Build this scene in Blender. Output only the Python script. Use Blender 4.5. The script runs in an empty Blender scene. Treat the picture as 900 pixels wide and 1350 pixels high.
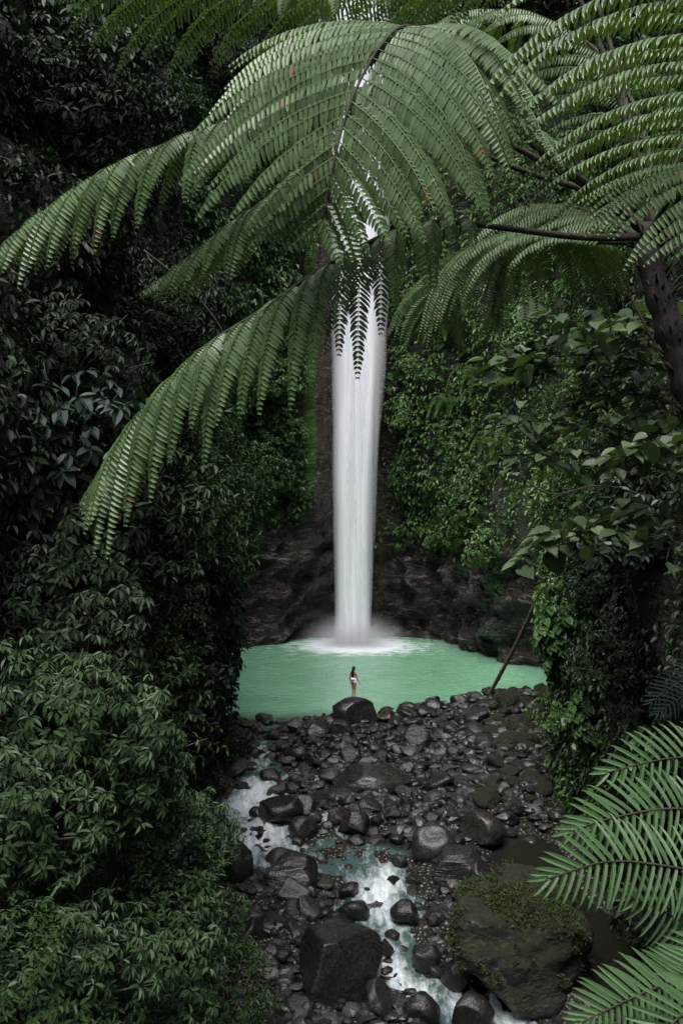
import bpy, bmesh, math, random
import numpy as np
from mathutils import Vector, Matrix
from mathutils.bvhtree import BVHTree

# ---------------------------------------------------------------- camera, sky, sun, exposure
scene = bpy.context.scene
COL = scene.collection
CAM = np.array((0.0, 0.0, 11.0)); FPX = 1300.0
cam_data = bpy.data.cameras.new("camera"); cam = bpy.data.objects.new("camera", cam_data)
COL.objects.link(cam); scene.camera = cam
cam.location = tuple(CAM); cam.rotation_euler = (math.radians(90), 0, 0)
cam_data.sensor_fit = 'VERTICAL'; cam_data.sensor_height = 36.0
cam_data.lens = 36.0 * FPX / 1350.0
cam_data.clip_start = 0.05; cam_data.clip_end = 2000

SUN_EL, SUN_AZ = 64.0, 204.0          # azimuth clockwise from +Y: the light comes from high behind the camera
w = bpy.data.worlds.new("World"); scene.world = w; w.use_nodes = True
nt = w.node_tree; nt.nodes.clear()
sky = nt.nodes.new('ShaderNodeTexSky'); sky.sky_type = 'NISHITA'; sky.sun_disc = False
sky.sun_elevation = math.radians(SUN_EL); sky.sun_rotation = math.radians(SUN_AZ)
sky.dust_density = 4.0; sky.air_density = 1.0
hs = nt.nodes.new('ShaderNodeHueSaturation'); hs.inputs['Saturation'].default_value = 0.62
bg = nt.nodes.new('ShaderNodeBackground'); bg.inputs['Strength'].default_value = 0.13
out = nt.nodes.new('ShaderNodeOutputWorld')
nt.links.new(sky.outputs[0], hs.inputs['Color']); nt.links.new(hs.outputs[0], bg.inputs[0]); nt.links.new(bg.outputs[0], out.inputs[0])
sd = bpy.data.lights.new("sun", 'SUN'); sun = bpy.data.objects.new("sun", sd); COL.objects.link(sun)
sd.energy = 2.0; sd.angle = math.radians(35); sd.color = (1.0, 0.985, 0.965)
az, el = math.radians(SUN_AZ), math.radians(SUN_EL)
sdir = Vector((math.sin(az) * math.cos(el), math.cos(az) * math.cos(el), math.sin(el)))
sun.rotation_euler = sdir.to_track_quat('Z', 'Y').to_euler(); sun.location = (0, -10, 80)
scene.view_settings.view_transform = 'Standard'; scene.view_settings.look = 'None'
scene.view_settings.exposure = EXPOSURE = 0.9
scene.view_settings.gamma = 1.0; scene.view_settings.use_curve_mapping = False
scene.cycles.max_bounces = 6; scene.cycles.diffuse_bounces = 3; scene.cycles.glossy_bounces = 2
scene.cycles.transmission_bounces = 3; scene.cycles.transparent_max_bounces = 12; scene.cycles.volume_bounces = 1

# ---------------------------------------------------------------- numeric helpers
def unit(a):
    a = np.asarray(a, float); n = np.linalg.norm(a, axis=-1, keepdims=True); return a / np.maximum(n, 1e-9)
def _h(i, j, k, s):
    n = (i.astype(np.int64) * 374761393 + j.astype(np.int64) * 668265263 + k.astype(np.int64) * 2147483647 + s * 1274126177) & 0xffffffff
    n = ((n ^ (n >> 13)) * 1103515245) & 0xffffffff
    n = ((n ^ (n >> 15)) * 2654435761) & 0xffffffff
    return ((n ^ (n >> 16)) & 0xffff) / 32767.5 - 1.0
def vnoise(P, s=0):
    P = np.atleast_2d(np.asarray(P, float)); F = np.floor(P).astype(np.int64); f = P - F; f = f * f * (3 - 2 * f)
    r = 0
    for a in (0, 1):
        for b in (0, 1):
            for c in (0, 1):
                wgt = (f[:, 0] if a else 1 - f[:, 0]) * (f[:, 1] if b else 1 - f[:, 1]) * (f[:, 2] if c else 1 - f[:, 2])
                r = r + wgt * _h(F[:, 0] + a, F[:, 1] + b, F[:, 2] + c, s)
    return r
def fbm(P, octv=4, s=0, gain=0.5):
    P = np.asarray(P, float); r = 0; a = 1.0
    for o in range(octv):
        r = r + a * vnoise(P * (2.03 ** o) + 13.7 * o, s + o); a *= gain
    return r
def px(u, v, Y):                      # a point Y metres ahead whose direction was measured in the photograph
    return np.array(((u - 450) / FPX * Y, Y, 11 - (v - 675) / FPX * Y))
PROF = [(-60, -8.0), (0, -6.2), (15, -4.7), (24, -3.4), (27, -2.8), (30, -2.3), (32, -1.95), (35, -1.55), (37, -1.3), (42, -1.05), (44, -.8), (47, -.35), (50, -.06), (52, 0), (100, 0)]
def prof(y): return np.interp(y, [p[0] for p in PROF], [p[1] for p in PROF])
def gp(u, v, off=0.0):
    Y = 50.0
    for _ in range(60):
        z = prof(Y) + off; Y = 0.5 * Y + 0.5 * ((11 - z) * FPX / (v - 675)); Y = min(Y, 95)
    return np.array(((u - 450) / FPX * Y, Y, prof(Y) + off))
def catmull(pts, n):
    P = np.asarray(pts, float); P = np.vstack([2 * P[0] - P[1], P, 2 * P[-1] - P[-2]])
    seg = len(P) - 3; t = np.linspace(0, seg, n); i = np.minimum(t.astype(int), seg - 1); f = (t - i)[:, None]
    a, b, c, d = P[i], P[i + 1], P[i + 2], P[i + 3]
    Q = 0.5 * (2 * b + (c - a) * f + (2 * a - 5 * b + 4 * c - d) * f ** 2 + (3 * b - a - 3 * c + d) * f ** 3)
    s = np.r_[0, np.cumsum(np.linalg.norm(np.diff(Q, axis=0), axis=1))]; u = np.linspace(0, s[-1], n)
    return np.stack([np.interp(u, s, Q[:, k]) for k in range(3)], 1)

# ---------------------------------------------------------------- mesh building
class MB:
    def __init__(s): s.v = []; s.t = []; s.q = []; s.a = []; s.n = 0
    def add(s, v, tris=None, quads=None, var=0.5):
        v = np.asarray(v, float).reshape(-1, 3)
        if tris is not None and len(tris): s.t.append(np.asarray(tris, np.int64).reshape(-1, 3) + s.n)
        if quads is not None and len(quads): s.q.append(np.asarray(quads, np.int64).reshape(-1, 4) + s.n)
        s.v.append(v); s.a.append(np.broadcast_to(np.asarray(var, float), (len(v),)).copy()); s.n += len(v)
    def tube(s, P, R, k=6, var=0.5, cap=True):
        P = np.asarray(P, float); n = len(P); R = np.broadcast_to(np.asarray(R, float), (n,))
        T = unit(np.gradient(P, axis=0)); ref = np.array((0, 0, 1.0)) if abs(T[0, 2]) < .8 else np.array((1.0, 0, 0))
        A = unit(np.cross(T, ref)); B = np.cross(T, A); an = np.arange(k) / k * 2 * math.pi
        V = P[:, None] + R[:, None, None] * (A[:, None] * np.cos(an)[None, :, None] + B[:, None] * np.sin(an)[None, :, None])
        i, j = np.meshgrid(np.arange(n - 1), np.arange(k), indexing='ij'); i = i.ravel(); j = j.ravel(); j2 = (j + 1) % k
        q = np.stack([i * k + j, i * k + j2, (i + 1) * k + j2, (i + 1) * k + j], 1)
        V = V.reshape(-1, 3); tr = []
        if cap:
            V = np.vstack([V, P[:1], P[-1:]])
            for jj in range(k):
                tr.append((jj, n * k, (jj + 1) % k)); tr.append(((n - 1) * k + jj, (n - 1) * k + (jj + 1) % k, n * k + 1))
        s.add(V, tr, q, var)
    def leaves(s, P, D, N, L, W, tm, var=0.5):
        P = np.atleast_2d(P); D = unit(np.atleast_2d(D)); N = np.atleast_2d(N); S = unit(np.cross(N, D)); U = np.cross(D, S); n = len(P)
        L = np.broadcast_to(np.asarray(L, float), (n,))[:, None, None]; W = np.broadcast_to(np.asarray(W, float), (n,))[:, None, None]
        tv, tt = tm; X, Y, Z = tv[:, 0][None, :, None], tv[:, 1][None, :, None], tv[:, 2][None, :, None]
        if tv.shape[1] == 4: Z = Z + tv[:, 3][None, :, None] * W
        V = P[:, None] + L * (D[:, None] * X + S[:, None] * Y * W + U[:, None] * Z)
        k = len(tv); T = (np.arange(n)[:, None, None] * k + tt[None]).reshape(-1, 3)
        s.add(V.reshape(-1, 3), T, None, np.repeat(np.broadcast_to(np.asarray(var, float), (n,)), k))
    def mesh(s, name, smooth=False):
        me = bpy.data.meshes.new(name)
        V = np.vstack(s.v); T = np.vstack(s.t) if s.t else np.zeros((0, 3), int); Q = np.vstack(s.q) if s.q else np.zeros((0, 4), int)
        me.vertices.add(len(V)); me.vertices.foreach_set('co', V.astype(np.float32).ravel())
        idx = np.r_[T.ravel(), Q.ravel()].astype(np.int32); me.loops.add(len(idx)); me.loops.foreach_set('vertex_index', idx)
        nf = len(T) + len(Q); me.polygons.add(nf)
        st = np.r_[np.arange(len(T)) * 3, len(T) * 3 + np.arange(len(Q)) * 4].astype(np.int32)
        me.polygons.foreach_set('loop_start', st)
        me.polygons.foreach_set('use_smooth', np.full(nf, smooth))
        at = me.attributes.new('var', 'FLOAT', 'POINT'); at.data.foreach_set('value', np.concatenate(s.a).astype(np.float32))
        me.update(calc_edges=True); me.validate(); return me
    def obj(s, name, mat, parent=None, smooth=False, origin=None):
        if origin is not None:
            o_ = np.asarray(origin, float); s.v = [v - o_ for v in s.v]
        me = s.mesh(name, smooth); me.materials.append(mat)
        o = bpy.data.objects.new(name, me); COL.objects.link(o)
        if parent is not None: o.parent = parent
        elif origin is not None: o.location = tuple(origin)
        return o
def extra_attr(me, name, data):
    at = me.attributes.new(name, 'FLOAT', 'POINT'); at.data.foreach_set('value', np.asarray(data, np.float32))
def tag(o, label=None, cat=None, group=None, kind=None):
    if label: o['label'] = label
    if cat: o['category'] = cat
    if group: o['group'] = group
    if kind: o['kind'] = kind
    return o
def empty(name, loc, label, cat, group=None):
    o = bpy.data.objects.new(name, None); COL.objects.link(o); o.location = tuple(loc); o.empty_display_size = .2
    return tag(o, label, cat, group)
def copy_tree(o, parent=None):
    c = o.copy(); COL.objects.link(c); c.parent = parent
    for ch in list(o.children): copy_tree(ch, c)
    return c

def tmpl(rows, tip=(1, 0, -.15), fold=.06, droop=.15):
    v = [(0, 0, 0, 0)]; t = []
    for (x, wd) in rows:
        z = -droop * x * x; v += [(x, wd, z, fold * wd), (x, 0, z, -fold * wd), (x, -wd, z, fold * wd)]
    v.append((*tip, 0)); n = len(rows)
    t += [(0, 2, 1), (0, 3, 2)]
    for r in range(n - 1):
        a = 1 + 3 * r; b = a + 3
        t += [(a, a + 1, b + 1), (a, b + 1, b), (a + 1, a + 2, b + 2), (a + 1, b + 2, b + 1)]
    a = 1 + 3 * (n - 1); e = len(v) - 1
    t += [(a, a + 1, e), (a + 1, a + 2, e)]
    return np.array(v, float), np.array(t)
LEAF = tmpl([(.3, .5), (.68, .4)], fold=.35, droop=.2, tip=(1, 0, -.24))
LEAF_FAR = (np.array([(0, 0, 0), (.45, .5, .1), (.45, -.5, .1), (1, 0, -.15)], float), np.array([(0, 3, 1), (0, 2, 3)]))
ROUND = tmpl([(-.04, .22), (.08, .40), (.3, .53), (.52, .5), (.74, .37), (.9, .18)], fold=.25, droop=.22, tip=(1.05, 0, -.28))
BLADE = tmpl([(.12, .42), (.45, .5), (.8, .32)], fold=.25, droop=.22, tip=(1, 0, -.3))
LONG = tmpl([(.06, .42), (.25, .5), (.5, .48), (.75, .38), (.9, .2)], fold=.35, droop=.24, tip=(1, 0, -.3))

# ---------------------------------------------------------------- materials
def newmat(name):
    m = bpy.data.materials.new(name); m.use_nodes = True; nt = m.node_tree; nt.nodes.clear()
    o = nt.nodes.new('ShaderNodeOutputMaterial'); p = nt.nodes.new('ShaderNodeBsdfPrincipled'); nt.links.new(p.outputs[0], o.inputs[0])
    return m, nt, p, o
def N(nt, t, **kw):
    n = nt.nodes.new(t)
    for k, v in kw.items(): setattr(n, k, v)
    return n
def ramp(nt, src, stops):
    r = N(nt, 'ShaderNodeValToRGB'); e = r.color_ramp.elements
    while len(e) < len(stops): e.new(0.5)
    for i, (p, c) in enumerate(stops): e[i].position = p; e[i].color = (*c, 1) if len(c) == 3 else c
    nt.links.new(src, r.inputs[0]); return r.outputs[0]
def noise(nt, scale, detail=4, rough=.55, vec=None, dim='3D'):
    n = N(nt, 'ShaderNodeTexNoise'); n.inputs['Scale'].default_value = scale; n.inputs['Detail'].default_value = detail; n.inputs['Roughness'].default_value = rough
    if vec is not None: nt.links.new(vec, n.inputs['Vector'])
    return n.outputs[0]
def coord(nt, scale=None):
    g = N(nt, 'ShaderNodeTexCoord').outputs['Object']
    if scale is None: return g
    m = N(nt, 'ShaderNodeMapping'); m.inputs['Scale'].default_value = scale; nt.links.new(g, m.inputs['Vector']); return m.outputs[0]
def attr(nt, name): a = N(nt, 'ShaderNodeAttribute'); a.attribute_name = name; return a.outputs['Fac']
def math_(nt, op, a, b=None, clamp=False):
    m = N(nt, 'ShaderNodeMath', operation=op); m.use_clamp = clamp
    for i, x in enumerate((a, b)):
        if x is None: continue
        if isinstance(x, (int, float)): m.inputs[i].default_value = x
        else: nt.links.new(x, m.inputs[i])
    return m.outputs[0]
def mix(nt, f, a, b, blend='MIX'):
    m = N(nt, 'ShaderNodeMix', data_type='RGBA', blend_type=blend)
    for i, x in ((0, f), (6, a), (7, b)):
        if isinstance(x, (int, float)): m.inputs[i].default_value = x
        elif isinstance(x, tuple): m.inputs[i].default_value = (*x, 1)
        else: nt.links.new(x, m.inputs[i])
    return m.outputs[2]
def bump(nt, h, p, strength=.5, dist=.1):
    b = N(nt, 'ShaderNodeBump'); b.inputs['Strength'].default_value = strength; b.inputs['Distance'].default_value = dist
    nt.links.new(h, b.inputs['Height']); nt.links.new(b.outputs[0], p.inputs['Normal'])
def leaf_mat(name, c0, c1, rough=.42, trans=.25, tc=None, spec=.26, under=None, dead=None):
    m, nt, p, o = newmat(name)
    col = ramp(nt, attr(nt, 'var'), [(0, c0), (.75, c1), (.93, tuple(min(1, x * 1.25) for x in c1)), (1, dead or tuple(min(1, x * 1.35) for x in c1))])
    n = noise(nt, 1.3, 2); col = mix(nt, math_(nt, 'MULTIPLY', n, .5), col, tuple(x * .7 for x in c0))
    if under: col = mix(nt, N(nt, 'ShaderNodeNewGeometry').outputs['Backfacing'], col, under)
    nt.links.new(col, p.inputs['Base Color']); p.inputs['Roughness'].default_value = rough
    p.inputs['Specular IOR Level'].default_value = spec
    tr = N(nt, 'ShaderNodeBsdfTranslucent'); mx = N(nt, 'ShaderNodeMixShader'); mx.inputs[0].default_value = trans
    tcol = mix(nt, 1.0, col, tc or (1.3, 1.6, .5), 'MULTIPLY'); nt.links.new(tcol, tr.inputs[0])
    nt.links.new(p.outputs[0], mx.inputs[1]); nt.links.new(tr.outputs[0], mx.inputs[2]); nt.links.new(mx.outputs[0], o.inputs[0])
    return m
def bark_mat(name, c0, c1, scale=12):
    m, nt, p, o = newmat(name); v = coord(nt, (1, 1, .3)); n = noise(nt, scale, 5, .6, v)
    nt.links.new(ramp(nt, n, [(.3, c0), (.7, c1)]), p.inputs['Base Color']); p.inputs['Roughness'].default_value = .8
    bump(nt, n, p, .6, .03); return m
M = {}
M['fern'] = leaf_mat('tree_fern_leaf', (.054, .100, .036), (.150, .228, .100), .40, .25, under=(.085, .130, .045), spec=.55, dead=(.20, .12, .05))
M['fern_low'] = leaf_mat('sword_fern_leaf', (.038, .080, .030), (.098, .172, .074), .40, .2)
M['dark'] = leaf_mat('dark_leaf', (.005, .012, .005), (.022, .042, .016), .5, .12)  # shade of the gorge's left side is put into this base colour
M['mid'] = leaf_mat('mid_leaf', (.013, .033, .010), (.048, .090, .028), .45, .18)
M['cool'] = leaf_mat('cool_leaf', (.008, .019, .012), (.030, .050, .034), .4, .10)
M['bush'] = leaf_mat('bush_leaf', (.018, .042, .016), (.068, .115, .050), .45, .16)
M['creeper'] = leaf_mat('creeper_leaf', (.024, .062, .020), (.085, .165, .058), .34, .18)
M['cliff_leaf'] = leaf_mat('cliff_leaf', (.035, .080, .022), (.12, .215, .072), .34, .2)  # brighter than creeper_leaf: light missing at the back cliff is put into the colour
M['pale'] = leaf_mat('pale_leaf', (.030, .058, .022), (.19, .255, .15), .38, .24)
M['weed'] = leaf_mat('weed_leaf', (.012, .022, .006), (.055, .075, .020), .5, .15)
M['bark'] = bark_mat('bark', (.012, .010, .008), (.05, .042, .032))
M['fern_trunk'] = bark_mat('fern_trunk', (.004, .003, .0025), (.018, .013, .010), 25)
M['stalk'] = bark_mat('stalk', (.012, .011, .006), (.045, .042, .022), 30)
M['rachis'] = bark_mat('rachis', (.07, .05, .025), (.13, .10, .05), 30)
M['log'] = bark_mat('log', (.05, .04, .028), (.16, .13, .09), 8)

def rock_mat(name, c0, c1, moss=0.0, rough=(.12, .38), sc=1.0, strata=False):
    m, nt, p, o = newmat(name)
    v = coord(nt); big = noise(nt, 1.6 * sc, 8, .62, v); fine = noise(nt, 14 * sc, 4, .65, v)
    col = ramp(nt, big, [(.25, c0), (.75, c1)])
    col = mix(nt, ramp(nt, fine, [(.45, (0, 0, 0)), (.75, (1, 1, 1))]), col, tuple(x * 1.7 for x in c1))
    h = math_(nt, 'ADD', math_(nt, 'MULTIPLY', big, .7), math_(nt, 'MULTIPLY', fine, .2))
    if strata:
        ms = N(nt, 'ShaderNodeMapping'); ms.inputs['Rotation'].default_value = (.5, .7, 0); ms.inputs['Scale'].default_value = (.5, .5, 3.5)
        nt.links.new(v, ms.inputs['Vector']); s_ = noise(nt, 1.6 * sc, 6, .6, ms.outputs[0])
        h = math_(nt, 'ADD', h, math_(nt, 'MULTIPLY', s_, 1.6))
        col = mix(nt, ramp(nt, s_, [(.55, (0, 0, 0)), (.72, (.7, .7, .7))]), col, tuple(x * 2.2 for x in c1))
    if moss > 0:
        mn = noise(nt, .8 * sc, 5, .7, v); geo = N(nt, 'ShaderNodeNewGeometry'); sp = N(nt, 'ShaderNodeSeparateXYZ'); nt.links.new(geo.outputs['Normal'], sp.inputs[0])
        mk = math_(nt, 'ADD', mn, math_(nt, 'MULTIPLY', sp.outputs[2], .22)); f = ramp(nt, mk, [(.62 - moss * .3, (0, 0, 0)), (.72 - moss * .3, (1, 1, 1))])
        mc = ramp(nt, fine, [(.35, (.004, .007, .003)), (.55, (.011, .016, .005)), (.75, (.036, .048, .013))]); col = mix(nt, f, col, mc)
        nt.links.new(math_(nt, 'ADD', ramp(nt, fine, [(.3, (rough[0],) * 3), (.7, (rough[1],) * 3)]), math_(nt, 'MULTIPLY', f, .5), True), p.inputs['Roughness'])
        h = math_(nt, 'ADD', h, math_(nt, 'MULTIPLY', math_(nt, 'MULTIPLY', f, fine), 1.2))
    else:
        nt.links.new(ramp(nt, fine, [(.3, (rough[0],) * 3), (.7, (rough[1],) * 3)]), p.inputs['Roughness'])
    p.inputs['Specular IOR Level'].default_value = .5
    nt.links.new(col, p.inputs['Base Color']); bump(nt, h, p, .6, .14 / sc); return m
M['rock'] = rock_mat('wet_rock', (.0045, .0045, .0045), (.017, .017, .0165))
M['rock2'] = rock_mat('brown_rock', (.006, .0058, .0055), (.030, .026, .0225), rough=(.15, .42))
M['rock3'] = rock_mat('pale_rock', (.02, .019, .017), (.055, .05, .046), rough=(.22, .6))
M['rock_moss'] = rock_mat('mossy_rock', (.006, .006, .005), (.020, .019, .015), rough=(.35, .8), moss=.40)
M['rock_strata'] = rock_mat('layered_rock', (.008, .0077, .0074), (.025, .024, .023), strata=True)

# ---------------------------------------------------------------- canyon walls
PATH = [(-7, -18, .45), (-6, 0, .4), (-5.8, 10, .34), (-5.4, 20, .28), (-4.9, 28, .24), (-5.0, 36, .22), (-5.5, 44, .2), (-5.9, 50, .16), (-7.4, 54, .14), (-10, 59, .12), (-11.5, 66, .1), (-10.5, 74, .06),
        (-7, 80.5, .04), (-3.6, 83.6, .03), (-1, 85.2, .02), (2, 85.6, .02), (4.6, 85, .02), (6.4, 82.5, .05), (9.2, 77.5, .1), (11.4, 71.5, .14), (13.9, 66, .16), (14.6, 60, .16), (12.6, 53, .16), (10.9, 48, .16), (9.9, 43, .16),
        (9.3, 36, .16), (8.6, 30, .18), (8.0, 24, .2), (6.6, 16, .25), (5.0, 9, .3), (4.4, 3, .34), (4.8, -6, .4), (6, -18, .45)]
pp = np.array(PATH, float); fine = catmull(np.c_[pp[:, :2], pp[:, 2] * 10], 4000); fine[:, 2] /= 10
s_ = np.r_[0, np.cumsum(np.hypot(*np.diff(fine[:, :2], axis=0).T))]
dens = np.where(fine[:, 1] > 26, .30, .5); cum = np.r_[0, np.cumsum(np.diff(s_) / dens[1:])]
nc = int(cum[-1]); u = np.linspace(0, cum[-1], nc); PT = np.stack([np.interp(u, cum, fine[:, k]) for k in range(3)], 1)
Tn = unit(np.gradient(PT[:, :2], axis=0)); OUT = np.stack([-Tn[:, 1], Tn[:, 0]], 1)
ztop = np.interp(PT[:, 1], [-18, 5, 20, 40, 60, 85], [20, 22, 36, 60, 70, 72])
zs = np.r_[np.arange(-9, 16, .33), np.arange(16, 40, .6), np.linspace(40, 72, 36)]
zf = (zs[None] - (-9)) / 81.0
Z = np.where(zs[None] < 16, zs[None], 16 + (zs[None] - 16) / 56 * (ztop[:, None] - 16))
X = np.repeat(PT[:, 0:1], len(zs), 1); Y = np.repeat(PT[:, 1:2], len(zs), 1)
P3 = np.stack([X, Y, Z], -1).reshape(-1, 3); LN = np.repeat(PT[:, 2:3], len(zs), 1).ravel()
O3 = np.repeat(OUT[:, None], len(zs), 1).reshape(-1, 2)
far = np.clip((P3[:, 1] - 52) / 6, 0, 1)
off = LN * np.maximum(0, P3[:, 2] - 11)
lump = fbm(P3 * (.16, .16, .12), 3, 5) * 1.1 + fbm(P3 * .55, 3, 9) * .42
fallgap = np.exp(-((P3[:, 0] - 1.0) / 2.6) ** 2) * far
lump = lump * (1 - .8 * fallgap)
corner = np.exp(-((P3[:, 1] - 50) / 5.0) ** 2) * (P3[:, 2] < 13)
lump *= (1 - .65 * corner)
off = off + lump * np.clip((P3[:, 2] + 12) / 10, .3, 1)
strata = vnoise(np.stack([P3[:, 0] * .25 + P3[:, 2] * .5, P3[:, 1] * .3, P3[:, 2] * 1.1 - P3[:, 0] * .5], 1), 31)
rockz = 9.2 + 1.6 * vnoise(P3 * .35, 41) - 1.5 * np.clip((P3[:, 0] - 8) / 5, 0, 1) + 1.2 * (P3[:, 0] < 0)
rocky = far * np.clip((rockz - P3[:, 2]) / 1.0, 0, 1)
off += rocky * (strata * .8 + np.abs(vnoise(P3 * (.8, .8, .9), 33)) * 1.0 + np.abs(vnoise(P3 * 1.9, 34)) * .35 + 1.1 * np.exp(-((P3[:, 2] - 1.5) / 2.5) ** 2))   # undercut at the water line
off += 3.2 * np.exp(-(((P3[:, 0] + 4.3) / 1.1) ** 2 + ((P3[:, 2] - 12) / 2.0) ** 2)) * far                        # dark hollow left of the fall
P3[:, :2] += O3 * off[:, None]
strip = far * np.exp(-((P3[:, 0] - .35) / 3.8) ** 4)
nz = len(zs)
i, j = np.meshgrid(np.arange(nc - 1), np.arange(nz - 1), indexing='ij'); i = i.ravel(); j = j.ravel()
quads = np.stack([i * nz + j, i * nz + j + 1, (i + 1) * nz + j + 1, (i + 1) * nz + j], 1)
veg = np.clip(1 - rocky * 1.4, 0, 1) * np.clip(1 - strip * 1.3, 0, 1)
# plateau beyond the rim
rim = P3.reshape(nc, nz, 3)[:, -1].copy(); plate = [rim]
for d, dz in ((4, 1.5), (14, 4), (60, 8)):
    r = rim.copy(); r[:, :2] += OUT * d; r[:, 2] += dz + vnoise(r * .1, 7) * 1.5; plate.append(r)
pv = np.concatenate(plate[1:]); base = len(P3); allv = np.vstack([P3, pv])
pq = []
for a in range(3):
    ia = (np.arange(nc) * nz + nz - 1) if a == 0 else base + (a - 1) * nc + np.arange(nc)
    ib = base + a * nc + np.arange(nc); pq.append(np.stack([ia[:-1], ib[:-1], ib[1:], ia[1:]], 1))
mb = MB(); mb.add(allv, None, np.vstack([quads] + pq), np.r_[veg, np.ones(len(pv))])
m, nt_, p, o = newmat('cliff')
v = coord(nt_); vg = attr(nt_, 'var'); big = noise(nt_, .9, 6, .6, v); fi = noise(nt_, 7, 5, .65, v)
ms = N(nt_, 'ShaderNodeMapping'); ms.inputs['Rotation'].default_value = (.3, .45, 0); ms.inputs['Scale'].default_value = (.6, .6, 2.4); nt_.links.new(v, ms.inputs['Vector'])
st = noise(nt_, 1.3, 7, .6, ms.outputs[0])
rc = ramp(nt_, big, [(.3, (.018, .013, .011)), (.5, (.045, .034, .030)), (.75, (.11, .088, .078))])
rc = mix(nt_, ramp(nt_, st, [(.55, (0, 0, 0)), (.61, (.85, .85, .85))]), rc, (.24, .22, .21))  # pale strata bands, with the wet rock's highlights painted into the colour
warm = noise(nt_, .35, 3, .5, v); rc = mix(nt_, ramp(nt_, warm, [(.5, (0, 0, 0)), (.7, (.5, .5, .5))]), rc, (.05, .038, .022))
moss = ramp(nt_, fi, [(.3, (.008, .015, .005)), (.55, (.022, .038, .010)), (.75, (.045, .07, .016))])
wx = N(nt_, 'ShaderNodeSeparateXYZ'); nt_.links.new(v, wx.inputs[0])
gx = ramp(nt_, math_(nt_, 'ADD', math_(nt_, 'MULTIPLY', math_(nt_, 'ADD', wx.outputs[0], 3.0), 1.1), .5), [(0, (0, 0, 0)), (.12, (1, 1, 1)), (.75, (1, 1, 1)), (1, (0, 0, 0))])
gx = mix(nt_, ramp(nt_, math_(nt_, 'MULTIPLY', wx.outputs[2], .05), [(.58, (0, 0, 0)), (.66, (1, 1, 1))]), (0, 0, 0), gx)
soil = mix(nt_, .45, moss, (.012, .010, .008)); col = mix(nt_, vg, rc, soil)
sp_ = attr(nt_, 'strip'); vm = coord(nt_, (1.6, 1.6, .10)); vsn = noise(nt_, 1.0, 5, .6, vm)
scol = ramp(nt_, vsn, [(.35, (.030, .024, .022)), (.6, (.075, .062, .055)), (.75, (.05, .055, .025))])
col = mix(nt_, math_(nt_, 'MULTIPLY', sp_, 1.0, True), col, scol)
mb_ = ramp(nt_, math_(nt_, 'ADD', math_(nt_, 'MULTIPLY', math_(nt_, 'ADD', wx.outputs[0], 2.6), .75), math_(nt_, 'ADD', .34, math_(nt_, 'MULTIPLY', vsn, .32))), [(0, (0, 0, 0)), (.15, (1, 1, 1)), (.75, (1, 1, 1)), (.9, (0, 0, 0))])
mb_ = mix(nt_, ramp(nt_, math_(nt_, 'MULTIPLY', wx.outputs[2], .05), [(.60, (0, 0, 0)), (.72, (1, 1, 1))]), (0, 0, 0), mb_)
col = mix(nt_, math_(nt_, 'MULTIPLY', mb_, ramp(nt_, math_(nt_, 'MULTIPLY', wx.outputs[1], .01), [(.6, (0, 0, 0)), (.62, (1, 1, 1))])), col, mix(nt_, fi, (.045, .10, .018), (.10, .19, .035)))
nt_.links.new(col, p.inputs['Base Color'])
nt_.links.new(math_(nt_, 'ADD', ramp(nt_, fi, [(.3, (.16,) * 3), (.7, (.5,) * 3)]), math_(nt_, 'MULTIPLY', vg, .4), True), p.inputs['Roughness'])
mv2 = N(nt_, 'ShaderNodeMapping'); mv2.inputs['Rotation'].default_value = (.4, .6, .2); mv2.inputs['Scale'].default_value = (1, 1, 1.9); nt_.links.new(v, mv2.inputs['Vector'])
wob = N(nt_, 'ShaderNodeTexNoise'); wob.inputs['Scale'].default_value = 1.2; nt_.links.new(mv2.outputs[0], wob.inputs['Vector'])
vk = N(nt_, 'ShaderNodeTexVoronoi'); vk.inputs['Scale'].default_value = .8; nt_.links.new(mix(nt_, .45, mv2.outputs[0], wob.outputs['Color'], 'ADD'), vk.inputs['Vector'])
vk2 = N(nt_, 'ShaderNodeTexVoronoi'); vk2.inputs['Scale'].default_value = 2.4; nt_.links.new(mix(nt_, .45, mv2.outputs[0], wob.outputs['Color'], 'ADD'), vk2.inputs['Vector'])
blocky = math_(nt_, 'ADD', math_(nt_, 'MULTIPLY', vk.outputs['Distance'], -1.1), math_(nt_, 'MULTIPLY', vk2.outputs['Distance'], -.6))
blocky = math_(nt_, 'MULTIPLY', blocky, math_(nt_, 'SUBTRACT', 1.0, math_(nt_, 'MAXIMUM', vg, sp_), True))
h = math_(nt_, 'ADD', math_(nt_, 'ADD', math_(nt_, 'ADD', blocky, big), math_(nt_, 'MULTIPLY', mix(nt_, sp_, st, vsn), 1.0)), math_(nt_, 'MULTIPLY', fi, .4)); bump(nt_, h, p, 1.0, .8)
cliff = mb.obj('cliff', m, smooth=True); tag(cliff, kind='structure'); extra_attr(cliff.data, 'strip', np.r_[strip, np.zeros(len(pv))])
BVH = BVHTree.FromPolygons([tuple(x) for x in allv], [tuple(int(y) for y in q) for q in np.vstack([quads] + pq)])
def hit(u_, v_, back=0.0):
    """where the sight line measured at (u, v) meets the canyon wall, and the wall's normal there"""
    d = Vector(((u_ - 450) / FPX, 1, -(v_ - 675) / FPX)).normalized()
    loc, nor, idx, dist = BVH.ray_cast(Vector(CAM), d, 300)
    if loc is None: return None, None
    if nor.dot(d) > 0: nor = -nor
    return np.array(loc - d * back), np.array(nor)

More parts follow.
